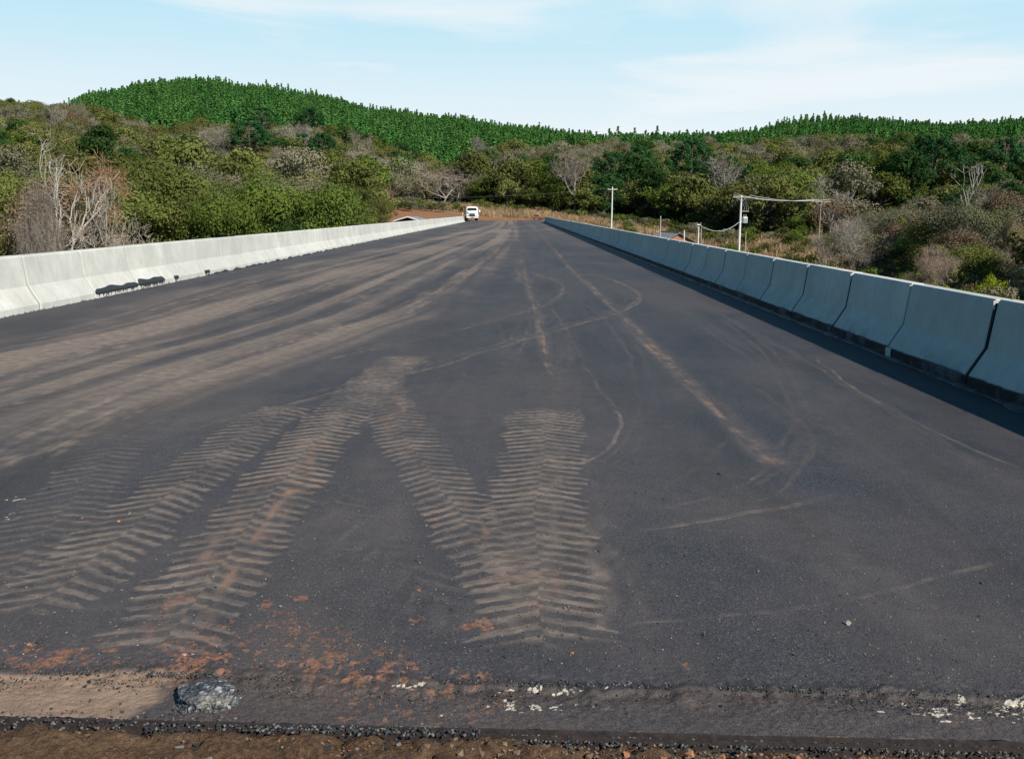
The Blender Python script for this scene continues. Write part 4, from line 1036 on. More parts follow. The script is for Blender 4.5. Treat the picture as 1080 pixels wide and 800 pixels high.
def stuff_instances(name, groups, lib, label):
    """one object: points that carry instanced whole-plant meshes"""
    keys = sorted(groups); pts_ = []; idx = []; scl = []; rot = []
    srcs = []
    for j, key in enumerate(keys):
        sp = lib(key)
        nt_, nc = len(sp['trunk'].vertices), len(sp['crown'].vertices)
        V1 = np.empty(nt_ * 3, np.float32); sp['trunk'].vertices.foreach_get('co', V1); V2 = np.empty(nc * 3, np.float32); sp['crown'].vertices.foreach_get('co', V2)
        f1 = [tuple(p.vertices) for p in sp['trunk'].polygons]; f2 = (np.arange(nc).reshape(-1, 4) + nt_).tolist()
        me = bpy.data.meshes.new('plant'); me.from_pydata(np.concatenate([V1.reshape(-1, 3), V2.reshape(-1, 3)]).tolist(), [], f1 + f2)
        me.materials.append(sp['trunk'].materials[0]); me.materials.append(sp['crown'].materials[0])
        me.polygons.foreach_set('material_index', [0] * len(f1) + [1] * len(f2)); me.update()
        so_ = bpy.data.objects.new(name + '_source', me); srcs.append(so_)
        for g_ in groups[key]:
            pts_.append(g_[:3]); idx.append(j); scl.append((g_[3], g_[3], g_[4])); rot.append((0, 0, g_[5]))
    me = bpy.data.meshes.new(name); me.from_pydata(pts_, [], [])
    a = me.attributes.new('pick', 'INT', 'POINT'); a.data.foreach_set('value', idx)
    a = me.attributes.new('scl', 'FLOAT_VECTOR', 'POINT'); a.data.foreach_set('vector', np.array(scl, np.float32).ravel())
    a = me.attributes.new('rot', 'FLOAT_VECTOR', 'POINT'); a.data.foreach_set('vector', np.array(rot, np.float32).ravel())
    o = link(name, me)
    ng = bpy.data.node_groups.new(name, 'GeometryNodeTree')
    ng.interface.new_socket('Geometry', in_out='INPUT', socket_type='NodeSocketGeometry'); ng.interface.new_socket('Geometry', in_out='OUTPUT', socket_type='NodeSocketGeometry')
    N = ng.nodes.new; gi = N('NodeGroupInput'); go = N('NodeGroupOutput'); iop = N('GeometryNodeInstanceOnPoints'); gti = N('GeometryNodeGeometryToInstance')
    for so_ in reversed(srcs):
        oi = N('GeometryNodeObjectInfo'); oi.inputs['Object'].default_value = so_; oi.inputs['As Instance'].default_value = True
        ng.links.new(oi.outputs['Geometry'], gti.inputs[0])
    def na_(nme, typ):
        q = N('GeometryNodeInputNamedAttribute'); q.data_type = typ; q.inputs[0].default_value = nme; return q
    iop.inputs['Pick Instance'].default_value = True
    ng.links.new(gi.outputs[0], iop.inputs['Points']); ng.links.new(gti.outputs[0], iop.inputs['Instance'])
    ng.links.new(na_('pick', 'INT').outputs[0], iop.inputs['Instance Index'])
    e2r = N('FunctionNodeEulerToRotation'); ng.links.new(na_('rot', 'FLOAT_VECTOR').outputs[0], e2r.inputs[0]); ng.links.new(e2r.outputs[0], iop.inputs['Rotation'])
    ng.links.new(na_('scl', 'FLOAT_VECTOR').outputs[0], iop.inputs['Scale']); ng.links.new(iop.outputs[0], go.inputs[0])
    md = o.modifiers.new('scatter', 'NODES'); md.node_group = ng
    return tag(o, label, name.replace('_', ' '), kind='stuff')
# Object Info as instances joined by Geometry-to-Instance keeps link order reversed; sources carry no location
stuff_instances('woodland', inst, lambda k: LIB[k[0]][k[1]], 'mixed olive, grey and dark broadleaf woodland covering the far slopes below the pines')

# ---- pine plantation
pn = []
random.seed(9)
for gy in np.arange(336, 905, 5.6):
    stx = 5.0
    for gx in np.arange(-gy * .60, gy * .58, stx):
        x = gx + random.uniform(-1.2, 1.2); y = gy + random.uniform(-1.2, 1.2); c = colx(x, y)
        if c < -20 or c > 1110: continue
        if y < interp_tab(PINE_START, c) + (float(vnoise(np.array([x / 14.]), np.array([y / 14.]), 3)[0]) - .5) * 26: continue
        if random.random() < .06: continue
        pn.append((x, y, c))
pn.sort(key=lambda p: p[1])
pi = {}
PZ = terr(np.array([p[0] for p in pn]), np.array([p[1] for p in pn]))
cnt = 0
for (x, y, c), z in zip(pn, PZ):
    i = random.randrange(4); s = random.uniform(1.0, 1.4); sz = s * random.uniform(.78, .98)
    if cnt < 290:
        side = 'left hill' if c < 480 else 'right ridge'
        plant(LIB['pine'][i], x, y, float(z), s, None, where_label('bright green pine', c), 'pine tree', f'pines at the lower edge of the plantation, {side}', sz); cnt += 1
    else: pi.setdefault(('pine', i), []).append((x, y, float(z), s, sz, random.uniform(0, 6.28)))
stuff_instances('pine_plantation', pi, lambda k: LIB[k[0]][k[1]], 'dense bright green pine plantation covering the far hills up to the skyline')

# ---- dry grass of the fields and undergrowth
def tuft(seed, h, n, w):
    rg = np.random.default_rng(seed); a = rg.uniform(-w / 2, w / 2, (n, 2)); b = np.concatenate([a, np.full((n, 1), -.1)], 1)
    lean = rg.normal(size=(n, 3)) * .22; lean[:, 2] = 1; ln = h * rg.uniform(.5, 1.1, n)[:, None]; u = rg.normal(size=(n, 3)); u[:, 2] = 0; u /= np.linalg.norm(u, axis=1)[:, None]; wd = .05
    v = np.stack([b - u * wd, b + u * wd, b + lean * ln + u * wd * .4, b + lean * ln - u * wd * .4], 1).reshape(-1, 3)
    mb = MB(); mb.tube([(0, 0, -.1), (0, 0, .05)], .03, 3)
    return dict(kind='grass', trunk=mb.mesh('stem', F_GRASS), crown=crown_mesh('tuft', v, F_GRASS), h=h, w=w)
GL = [tuft(1, 1.3, 70, 2.2), tuft(2, 1.0, 60, 2.0), tuft(3, .7, 60, 2.2)]
gi_ = {}
random.seed(12)
for gy in np.arange(95, 275, 1.6):
    for gx in np.arange(-45, gy * .55, 1.6):
        x = gx + random.uniform(-.8, .8); y = gy + random.uniform(-.8, .8); c = colx(x, y)
        if c > 1120 or c < 395: continue
        if y > interp_tab(FOREST_START, c) + 8: continue
        if y < 207 and -9.5 < x < 7.5: continue
        if c < 490 and y < 232: continue
        if c < 492 and random.random() < .6: continue
        i = random.choice((0, 1, 2)) if y > 205 else random.choice((1, 2)); s = random.uniform(.7, 1.3)
        if y > 235 and 490 < c < 640: s *= 1.25
        if random.random() < .25 and y < 200: continue
        gi_.setdefault(i, []).append((x, y, terr1(x, y), s, s, random.uniform(0, 6.28)))
stuff_instances('dry_grass', gi_, lambda k: GL[k], 'tall dry tan grass filling the field and bank beyond the bridge')
sg = 0
for k in range(240):                 # shrubs at the field edge and over the left barrier
    if k < 205:
        c = random.uniform(500, 1090); fs = interp_tab(FOREST_START, c); y = fs - random.uniform(0, 22) if random.random() < .8 else random.uniform(max(100, fs * .6), fs)
        if c < 650: y = fs + random.uniform(-5, 6)
    else:
        c = random.uniform(395, 490); y = random.uniform(212, 240)
    x = (c - VPX) / 1065 * y
    if -10 < x < 8 and y < 208: continue
    w_ = random.choices((0, 1, 2, 3), (3, 3, 4, 1))[0]; s = random.uniform(.55, 1.25)
    wd = ('olive', 'grey-green', 'fresh green', 'brown')[w_]
    where = 'at the right field edge below the trees' if c > 650 else ('in the dry grass beyond the bridge end' if c > 490 else 'on the red earth bank at left')
    plant(LIB['shrub'][w_], x, y, terr1(x, y), s, None, where_label(f'low {wd} bush', c), 'shrub', f'low {wd} bushes {where}')

# ------------------------------------------------------------------ poles, wires, buildings, vehicles
POLE_C = plain('pole_concrete', (.62, .60, .56), .8, .12, 5); WOOD = plain('weathered_wood', (.22, .18, .15), .9, .3, 4); WOOD_P = plain('wood_pale', (.36, .33, .30), .9, .3, 4)
CERAM = plain('insulator', (.32, .22, .18), .3, .1); TRAFO = plain('transformer_paint', (.62, .64, .64), .45, .1, 8); WIREM = plain('wire_aluminium', (.42, .41, .40), .5, .1, 3)
def pole(px, top, Y, mat, label, arm=2.0, arm_z=.25, v_ins=False, r=.16, trafo=False):
    tp = P(px, top, Y); zg = terr1(tp.x, Y); hh = tp.z - zg
    root = empty('utility_pole', (tp.x, Y, zg), R(random.uniform(-8, 8)), label, 'utility pole')
    mb = MB(); mb.tube([(0, 0, -.4), (0, 0, hh * .5), (0, 0, hh)], [r, r * .82, r * .62], 12); mb.build('shaft', mat, root)
    z = hh - arm_z
    mb = MB(); mb.box((0, -.14, z), (arm, .09, .12), bev=.01); ca_ = mb.build('crossarm', WOOD_P if not v_ins else mat, root)
    for x in (-arm * .45, -arm * .15 if not v_ins else 0, arm * .45):
        if v_ins and x == 0: continue
        mb = MB(); mb.tube([(x, -.14, z + .06), (x * 1.0, -.14, z + .14)], .015, 6); mb.tube([(x, -.14, z + .12), (x, -.14, z + .16), (x, -.14, z + .2), (x, -.14, z + .25), (x, -.14, z + .29)], [.05, .065, .045, .06, .03], 10); mb.build('insulator', CERAM, ca_)
    if not v_ins:
        for s in (-1, 1): mb = MB(); mb.tube([(s * arm * .3, -.13, z - .06), (0, -.12, z - .55)], .02, 5); mb.build('brace', WIREM, root)
    if trafo:
        zt = P(px, 232, Y).z - zg
        mb = MB(); mb.box((.62, -.02, zt), (.62, .5, .85), bev=.06); tk = mb.build('transformer', TRAFO, root)
        for k in range(5):
            mb = MB(); mb.box((.40 + k * .11, -.31, zt - .02), (.03, .08, .6)); mb.build('cooling_fin', TRAFO, tk)
        for k in range(3):
            mb = MB(); mb.tube([(.45 + k * .17, -.02, zt + .42), (.45 + k * .17, -.02, zt + .5), (.45 + k * .17, -.02, zt + .6), (.45 + k * .17, -.02, zt + .7)], [.05, .03, .05, .02], 8); mb.build('bushing', CERAM, tk)
        mb = MB(); mb.box((.2, -.02, zt - .2), (.3, .12, .1)); mb.build('bracket', WIREM, root)
        mb = MB(); mb.box((.55, -.1, zt + 1.15), (1.1, .08, .08)); mb.build('fuse_arm', WOOD_P, root)
        for k in range(3):
            mb = MB(); x = .35 + k * .3; mb.tube([(x, -.12, zt + 1.2), (x + .14, -.12, zt + 1.6)], .03, 6); mb.build('fuse', CERAM, root)
            mb = MB(); mb.tube([(x + .14, -.12, zt + 1.6), (x * .8 - .1, -.14, (zt + 1.6 + z) / 2), (-arm * .3 + k * .5, -.14, z + .1)], .018, 4); mb.build('jumper', WIREM, root)
    return tp, zg
A, _ = pole(646, 197, 196, POLE_C, 'white concrete utility pole with a Y-shaped crossarm, alone in the dry grass', 1.9, .5, True, .17)
B, zB = pole(782, 206, 135, POLE_C, 'white concrete utility pole carrying a grey transformer beyond the right barrier', 2.4, .25, False, .19, True)
Cp, zC = pole(866, 210, 143, WOOD, 'dark slender wooden utility pole with a crossarm, right of the transformer pole', 2.6, .35, False, .13)
D_, zD = pole(737, 236, 126, POLE_C, 'short pale pole beside the small brick house, holding a low wire', .5, .12, True, .11)
def wire(a, b, sag, label, group=None, r=.018):
    a = Vector(a); b = Vector(b); pts_ = []
    for i in range(25):
        t_ = i / 24; p = a.lerp(b, t_); p.z -= sag * 4 * t_ * (1 - t_); pts_.append(p)
    mb = MB(); mb.tube(pts_, r, 5); return tag(mb.build('overhead_wire', WIREM), label, 'wire', group)
for k, (oa, w_) in enumerate(((-1.08, 'left'), (-.36, 'middle'), (1.08, 'right'))):
    wire((B.x + oa, B.y - .14, B.z + .05), (Cp.x + oa, Cp.y - .14, Cp.z - .05), .45, f'grey power wire between the transformer pole and wooden pole, on the {w_} insulators', 'power wires between the two poles', .03)
wire((B.x - .1, B.y, P(782, 234, 135).z), (D_.x + .1, D_.y, D_.z - .1), 1.0, 'low sagging wire from the transformer pole to the short pole', None, .035)
hx, hy = P(716, 245.5, 140).x, 140.
wire((D_.x - .1, D_.y, D_.z - .12), (P(700, 243, 140).x, 139, P(700, 243, 140).z), .5, 'low wire from the short pole to the house roof', None, .03)
wire((A.x - .8, A.y, A.z - .3), P(250, 196, 230), 2.2, 'thin wire running left from the lone white pole across the trees', None, .009)
wire((P(195, 160, 270)), P(330, 172, 262), 1.0, 'thin wire crossing the trees of the left hillside', None, .016)

# posts
def post(px, top, Y, r, mat, label, name='fence_post'):
    tp = P(px, top, Y); zg = terr1(tp.x, Y); e = empty(name, (tp.x, Y, zg), 0, label, 'post')
    hh = tp.z - zg; mb = MB(); mb.tube([(0, 0, -.3), (.02, 0, hh * .5), (-.03, 0, hh)], [r, r * .92, r * .8], 7); mb.build('shaft', mat, e)
    mb = MB(); mb.tube([(-.03, 0, hh), (-.03, 0, hh + .03)], [r * .8, r * .3], 7); mb.build('tip', mat, e)
post(697, 228, 142, .10, WOOD_P, 'thin grey wooden post left of the house roof')
post(722, 243, 122, .09, POLE_C, 'short white post in front of the brick gable')
post(740, 238, 127, .06, WOOD_P, 'thin leaning stake beside the short pale pole')
post(787, 244, 134, .06, WOOD_P, 'thin brown stake at the foot of the transformer pole')
post(403, 231, 150, .12, POLE_C, 'small white post over the left barrier by the red bank')
post(453, 228, 160, .08, WOOD, 'small dark post by the far end of the left barrier')

# house beyond the right barrier
BRICK = NT('brick'); bt = BRICK.n('TexBrick'); bt.inputs['Scale'].default_value = 3.; bt.inputs['Color1'].default_value = (.36, .13, .06, 1); bt.inputs['Color2'].default_value = (.27, .09, .045, 1); bt.inputs['Mortar'].default_value = (.34, .28, .23, 1); bt.inputs['Mortar Size'].default_value = .02
mpn = BRICK.n('Mapping'); mpn.inputs['Rotation'].default_value = (R(90), 0, 0); BRICK.put(mpn.inputs[0], BRICK.obj); BRICK.put(bt.inputs[0], mpn.outputs[0])
BRICK.bsdf(bt.outputs[0], .9); BRICK = BRICK.m
ROOFM = NT('fibre_cement_roof'); wv = ROOFM.n('TexWave'); wv.inputs['Scale'].default_value = 5.; ROOFM.put(wv.inputs[0], ROOFM.obj); wv.bands_direction = 'Y'
nn_ = ROOFM.noise(1.5, 5, .6, ROOFM.obj); ROOFM.bsdf(ROOFM.mix(ROOFM.rng(nn_, .3, .7), (.22, .22, .215), (.36, .36, .35)), .85, ROOFM.bump(wv.outputs[0], .03), .2); ROOFM = ROOFM.m
GLASSD = plain('dark_glass', (.02, .025, .03), .08, .1, 3, 0, .6); DOORW = plain('door_wood', (.14, .075, .04), .7, .2, 5); WHITEP = plain('white_trim', (.75, .74, .71), .6, .06, 5)
ridge = P(716, 245.5, 140).z; zg = terr1(hx, 142)
hs = empty('brick_house', (hx, 140, zg), R(9), 'small orange brick house with grey corrugated gable roof beyond the right barrier', 'house')
rz_ = ridge - zg; ev = rz_ - 1.15; W2 = 2.3; LH = 8.
mb = MB(); mb.prism([(-W2, -.3), (W2, -.3), (W2, ev - .06), (0, rz_ - .14), (-W2, ev - .06)], 0, LH); mb.build('wall', BRICK, hs)
mb = MB()
for s in (-1, 1):
    sl = 1.15 / W2; e = W2 + .45
    o_ = [(0, rz_ - .05), (s * e, rz_ - .05 - e * sl), (s * e, rz_ + .0 - e * sl), (0, rz_ + .0)]
    mb.prism(o_ if s > 0 else o_[::-1], -.4, LH + .4)
rf = mb.build('roof', ROOFM, hs)
mb = MB(); mb.tube([(0, -.4, rz_ + .02), (0, LH + .4, rz_ + .02)], .07, 8); mb.build('ridge_cap', ROOFM, rf)
mb = MB(); mb.box((-.9, -.03, 1.05), (.85, .08, 2.1)); dr = mb.build('door', DOORW, hs); mb = MB(); mb.tube([(-.6, -.12, 1.), (-.6, -.07, 1.)], .03, 8); mb.build('handle', WIREM, dr)
mb = MB(); mb.box((.9, -.02, 1.5), (1.0, .05, .9)); wn = mb.build('window', GLASSD, hs)
mb = MB(); mb.box((.9, -.05, 1.97), (1.12, .06, .07)); mb.box((.9, -.05, 1.03), (1.12, .06, .07)); mb.box((.375, -.05, 1.5), (.07, .06, .86)); mb.box((1.425, -.05, 1.5), (.07, .06, .86)); mb.box((.9, -.05, 1.5), (.05, .05, .86)); mb.build('frame', WHITEP, wn)

# shed left of the bridge: white edged gable over a dark open front
sp_ = P(430, 228, 152); zg = terr1(sp_.x, 152); rz_ = sp_.z - zg
sh = empty('open_shed', (sp_.x, 152, zg), R(-12), 'low open shed with a white-edged dark gable roof beyond the left barrier', 'shed')
mb = MB()
for s in (-1, 1):
    o_ = [(0, rz_ - .12), (s * 2.5, rz_ - .85), (s * 2.5, rz_ - .77), (0, rz_ - .04)]; mb.prism(o_ if s > 0 else o_[::-1], 0, 5)
mb.build('roof', ROOFM, sh)
mb = MB()
for s in (-1, 1):
    o_ = [(0, rz_ - .16), (s * 2.55, rz_ - .90), (s * 2.55, rz_ - .74), (0, rz_)]; mb.prism(o_ if s > 0 else o_[::-1], -.06, -.005)
mb.build('bargeboard', WHITEP, sh)
DARKW = plain('dark_boards', (.035, .03, .028), .9, .3, 6)
mb = MB(); mb.prism([(-2.2, -.3), (2.2, -.3), (2.2, rz_ - .86), (0, rz_ - .2), (-2.2, rz_ - .86)], 1.2, 4.9); mb.build('back_wall', DARKW, sh)
for sx in (-2.2, 0, 2.2):
    mb = MB(); mb.box((sx, .15, (rz_ - .9) / 2 - .15), (.14, .14, rz_ - .9 + .3)); mb.build('post', WOOD, sh)

# pale crates by the wooden pole
CRATE = plain('crate_ochre', (.50, .36, .20), .8, .15, 6)
for k, (px, top, w_, lab) in enumerate(((880.5, 275, .75, 'taller ochre wooden box right of the wooden pole'), (875.3, 277.5, .5, 'smaller pale box left of the taller ochre one by the wooden pole'))):
    tp = P(px, top, 124); zg = terr1(tp.x, 124); hh = max(.6, tp.z - zg); e = empty('wooden_box', (tp.x, 124, zg), R(12 * k), lab, 'box')
    mb = MB(); mb.box((0, 0, hh / 2 - .05), (w_, w_, hh), bev=.02); bd = mb.build('body', CRATE, e)
    mb = MB(); mb.box((0, 0, hh - .02), (w_ + .1, w_ + .1, .07), bev=.01); mb.build('lid', CRATE, e)
    for s in (-1, 1): mb = MB(); mb.box((s * w_ * .3, -w_ / 2 - .012, hh / 2), (.07, .025, hh * .85)); mb.build('batten', CRATE, bd)

# ---- white truck
WPAINT = plain('white_paint', (.80, .80, .78), .35, .04, 3, 0, .5); BLACKR = plain('black_rubber', (.02, .02, .02), .8, .2, 8); GRILLE = plain('dark_grille', (.025, .022, .02), .5, .3, 20); CHROME = plain('chrome', (.6, .6, .6), .25, .05, 5, 1.)
LAMP = plain('lamp_glass', (.7, .7, .66), .1, .05, 5); AMBER = plain('amber_lens', (.7, .25, .03), .2, .05, 5); REDP = plain('red_lens', (.45, .02, .02), .2, .05, 5)
tx, ty = G(498.0, 232.7)
tk = empty('truck', (tx, ty, 0), R(6), 'white truck with a rounded cab and dark grille at the far left of the deck', 'truck')
def rrect(w, h_, r, zc2, y, n=5, topr=None):
    o = []; 
    for (cx, cz, a0, rr) in ((w / 2, h_ / 2, 0, topr or r), (-w / 2, h_ / 2, 90, topr or r), (-w / 2, -h_ / 2, 180, r), (w / 2, -h_ / 2, 270, r)):
        sx = 1 if cx > 0 else -1; sz_ = 1 if cz > 0 else -1
        for k in range(n): a = R(a0 + 90 * k / (n - 1)); o.append((cx - sx * rr + rr * math.cos(a), y, zc2 + cz - sz_ * rr + rr * math.sin(a)))
    return o
mb = MB(); mb.loft([rrect(1.95, 1.35, .3, 1.62, .42, 6, .45)[::-1], rrect(2.08, 1.5, .22, 1.62, .62, 6, .42)[::-1], rrect(2.12, 1.55, .18, 1.62, 1.2, 6, .38)[::-1], rrect(2.1, 1.5, .15, 1.6, 2.0, 6, .35)[::-1]]); cab = mb.build('cab', WPAINT, tk, True)
mb = MB(); mb.loft([rrect(1.25, .62, .16, 1.02, -.28)[::-1], rrect(1.5, .72, .2, 1.08, -.1)[::-1], rrect(1.75, .78, .2, 1.12, .5)[::-1]]); hood = mb.build('hood', WPAINT, tk, True)
mb = MB(); mb.box((0, -.31, 1.0), (.98, .06, .50), bev=.05); gr = mb.build('grille', GRILLE, tk)
for k in range(4): mb = MB(); mb.box((0, -.35, .84 + k * .105), (.9, .02, .018)); mb.build('grille_bar', CHROME, gr)
for s in (-1, 1):
    mb = MB(); mb.loft([rrect(.5, .42, .18, .86, -.16, 5)[::-1] , rrect(.56, .60, .2, .84, .15, 5)[::-1], rrect(.5, .55, .2, .84, .75, 5)[::-1]]); mb.v = [(x + s * .80, y, z) for x, y, z in mb.v]; fn = mb.build('fender', WPAINT, tk, True)
    mb = MB(); mb.tube([(s * .84, -.17, .92), (s * .84, -.22, .92), (s * .84, -.235, .92)], [.12, .11, .05], 14); mb.build('headlight', LAMP, tk)
    mb = MB(); mb.box((s * .84, -.19, .70), (.14, .05, .07), bev=.01); mb.build('turn_signal', AMBER, tk)
    mb = MB(); mb.tube([(s * 1.06, .55, 1.75), (s * 1.30, .42, 1.8), (s * 1.30, .42, 1.5)], .02, 6); mr = mb.build('mirror_arm', GRILLE, tk)
    mb = MB(); mb.box((s * 1.31, .42, 1.66), (.2, .05, .36), bev=.02); mb.build('mirror', WPAINT if s > 0 else GRILLE, mr)
mb = MB(); mb.loft([rrect(1.62, .50, .14, 1.93, .40, 5, .24)[::-1], rrect(1.70, .54, .14, 1.93, .47, 5, .24)[::-1]]); ws = mb.build('windshield', GLASSD, tk)
mb = MB(); mb.box((0, -.38, .56), (2.05, .12, .20), bev=.04); mb.build('bumper', WPAINT, tk)
mb = MB(); mb.box((0, -.45, .56), (.4, .015, .12)); mb.build('number_plate', CHROME, tk)
mb = MB(); mb.prism([(-.45, .62), (.45, .62), (.45, .78), (-.45, .78)], 0, 5.8); mb.build('chassis', GRILLE, tk)
mb = MB(); mb.box((0, 4.1, .98), (2.2, 3.9, .12)); bed = mb.build('load_bed', WPAINT, tk)
for s in (-1, 1): mb = MB(); mb.box((s * 1.08, 4.1, 1.27), (.05, 3.9, .45), bev=.01); mb.build('side_board', WPAINT, bed)
mb = MB(); mb.box((0, 2.2, 1.35), (2.1, .06, .62), bev=.01); mb.build('headboard', WPAINT, bed)
for wy in (.28, 4.6):
    for s in (-1, 1):
        mb = MB(); mb.tube([(s * .72, wy, .42), (s * .75, wy, .42), (s * .97, wy, .42), (s * 1.0, wy, .42)], [.36, .42, .42, .36], 22); wl = mb.build('wheel', BLACKR, tk, True)
        mb = MB(); mb.tube([(s * .99, wy, .42), (s * 1.015, wy, .42)], [.23, .19], 16); mb.build('rim', WPAINT, wl)
for s, m_ in ((-1, AMBER), (1, AMBER)): mb = MB(); mb.box((s * .8, .75, 2.42), (.12, .06, .05), bev=.01); mb.build('marker_light', m_, tk)

# ---- orange cone by the end of the left barrier
ORANGE = plain('orange_plastic', (.85, .22, .03), .5, .05, 4)
last = rowL[max(rowL)]
cn = empty('traffic_cone', (last.location.x - .335, last.location.y + 1.6, .872), 0, 'small orange traffic cone standing on top of the far end of the left barrier', 'traffic cone')
cn.scale = (.55, .55, .62)
mb = MB(); mb.box((0, 0, .025), (.46, .46, .05), bev=.02); mb.build('base', ORANGE, cn)
mb = MB(); mb.tube([(0, 0, .05), (0, 0, .95)], [.21, .05], 18); mb.build('cone', ORANGE, cn, True)
mb = MB(); mb.tube([(0, 0, .45), (0, 0, .62)], [.152, .117], 18); mb.build('reflective_band', WPAINT, cn, True)

# ---- orange motorcycle and its rider at the far right
ORR = plain('orange_red_paint', (.75, .14, .03), .35, .08, 4); ENG = plain('engine_metal', (.22, .22, .22), .4, .2, 10, .6); SEATM = plain('seat_vinyl', (.02, .02, .022), .6, .1, 6)
mx_, my_ = G(567.5, 232.2)
bk = empty('motorcycle', (mx_, my_, 0), R(4), 'orange-red motorcycle parked crossways at the far end of the right barrier', 'motorcycle')
for x, nm_ in ((-.66, 'rear'), (.68, 'front')):
    mb = MB(); n = 26; rings = []
    for i in range(n): a = 2 * math.pi * i / n; rings.append([(x + (.26 + .055 * math.cos(b)) * math.cos(a), .05 * math.sin(b), .32 + (.26 + .055 * math.cos(b)) * math.sin(a)) for b in (0, 1.05, 2.1, 3.14, 4.19, 5.24)])
    rings.append(rings[0]); vv_ = MB(); pts_ = [p for r_ in rings for p in r_]; fs = [(i * 6 + k, i * 6 + (k + 1) % 6, i * 6 + 6 + (k + 1) % 6, i * 6 + 6 + k) for i in range(n) for k in range(6)]
    vv_.add(pts_, fs); wl = vv_.build('wheel', BLACKR, bk, True)
    mb = MB(); mb.cyl((x, -.05, .32), (x, .05, .32), .06, 12)
    for k in range(8): a = k * math.pi / 4; mb.tube([(x, 0, .32), (x + .22 * math.cos(a), 0, .32 + .22 * math.sin(a))], .008, 4)
    mb.build('rim', CHROME, wl)
    mb = MB(); mb.tube([(x + .3 * math.cos(a), 0, .34 + .33 * math.sin(a)) for a in np.linspace(.5, 2.4, 8)], .05, 6); mb.build('mudguard', ORR, bk, True)
mb = MB(); mb.tube([(.42, 0, .98), (.68, 0, .32)], .028, 8); mb.build('fork', CHROME, bk)
mb = MB(); mb.tube([(.40, 0, .86), (.0, 0, .76), (-.5, 0, .74), (-.66, 0, .32)], .025, 6); mb.tube([(.36, 0, .80), (.15, 0, .28), (-.25, 0, .28), (-.66, 0, .32)], .022, 6); mb.build('frame', GRILLE, bk)
mb = MB(); mb.tube([(.38, 0, .92), (.28, 0, .93), (.1, 0, .90), (-.12, 0, .82)], [.05, .14, .15, .07], 12); mb.build('fuel_tank', ORR, bk, True)
mb = MB(); mb.tube([(-.1, 0, .84), (-.35, 0, .82), (-.72, 0, .87)], [.09, .11, .08], 10); mb.build('seat', SEATM, bk, True)
mb = MB(); mb.box((.05, 0, .42), (.3, .22, .3), bev=.04); mb.tube([(.1, 0, .5), (.18, 0, .72)], [.1, .09], 10); mb.build('engine', ENG, bk)
mb = MB(); mb.tube([(.12, -.1, .45), (.05, -.16, .26), (-.3, -.16, .28), (-.75, -.17, .36)], [.025, .03, .045, .045], 8); mb.build('exhaust', CHROME, bk)
mb = MB(); mb.tube([(.30, -.36, 1.06), (.40, -.18, 1.04), (.42, 0, 1.0), (.40, .18, 1.04), (.30, .36, 1.06)], .014, 6); mb.build('handlebar', GRILLE, bk)
mb = MB(); mb.tube([(.46, 0, .95), (.54, 0, .95), (.57, 0, .95)], [.08, .10, .07], 14); mb.build('headlight', LAMP, bk)
mb = MB(); mb.box((.0, -.13, .60), (.5, .03, .28), bev=.012); mb.build('side_panel', ORR, bk)
SKIN = plain('skin', (.42, .25, .17), .6, .06, 8); SHIRT = plain('grey_shirt', (.40, .40, .38), .9, .1, 8); JEANS = plain('dark_trousers', (.03, .035, .06), .9, .15, 8); HAIR = plain('dark_hair', (.025, .02, .018), .8, .1, 12)
pr = empty('person', (mx_, my_, 0), R(4), 'person in grey shirt and dark trousers sitting astride the orange motorcycle', 'person')
def skinned(name, verts, edges_, radii, mats, parent, root=0, lv=2):
    me = bpy.data.meshes.new(name); me.from_pydata(verts, edges_, []); o = link(name, me, parent)
    md = o.modifiers.new('skin', 'SKIN'); md.use_smooth_shade = True
    for i, r_ in enumerate(radii): sv = me.skin_vertices[0].data[i]; sv.radius = (r_, r_) if not isinstance(r_, tuple) else r_; sv.use_root = (i == root)
    sb = o.modifiers.new('sub', 'SUBSURF'); sb.levels = lv; sb.render_levels = lv
    me.materials.append(mats); return o
bv = [(-.32, 0, .93), (-.28, 0, 1.08), (-.22, 0, 1.25), (-.17, 0, 1.40), (-.13, 0, 1.48), (-.10, 0, 1.60), (-.085, 0, 1.69)]
be = [(0, 1), (1, 2), (2, 3), (3, 4), (4, 5), (5, 6)]; brd = [(.15, .16), (.13, .15), (.13, .165), (.10, .14), (.055, .055), (.085, .078), (.07, .066)]
for s in (-1, 1):
    i0 = len(bv); bv += [(-.30, s * .10, .90), (.10, s * .20, .82), (-.02, s * .22, .42), (-.02, s * .24, .08), (.12, s * .25, .05)]
    be += [(0, i0), (i0, i0 + 1), (i0 + 1, i0 + 2), (i0 + 2, i0 + 3), (i0 + 3, i0 + 4)]; brd += [.10, .075, .055, .042, .04]
    i0 = len(bv); bv += [(-.17, s * .19, 1.39), (.02, s * .27, 1.18), (.24, s * .33, 1.09), (.30, s * .34, 1.07)]
    be += [(3, i0), (i0, i0 + 1), (i0 + 1, i0 + 2), (i0 + 2, i0 + 3)]; brd += [.055, .042, .034, .03]
body = skinned('body', bv, be, brd, SKIN, pr)
sv_ = [(-.32, 0, .95), (-.28, 0, 1.08), (-.22, 0, 1.25), (-.17, 0, 1.41)]; se = [(0, 1), (1, 2), (2, 3)]; sr = [(.165, .175), (.145, .165), (.145, .18), (.112, .15)]
for s in (-1, 1):
    i0 = len(sv_); sv_ += [(-.17, s * .19, 1.39), (.02, s * .27, 1.18), (.16, s * .31, 1.12)]; se += [(3, i0), (i0, i0 + 1), (i0 + 1, i0 + 2)]; sr += [.07, .056, .048]
skinned('shirt', sv_, se, sr, SHIRT, pr)
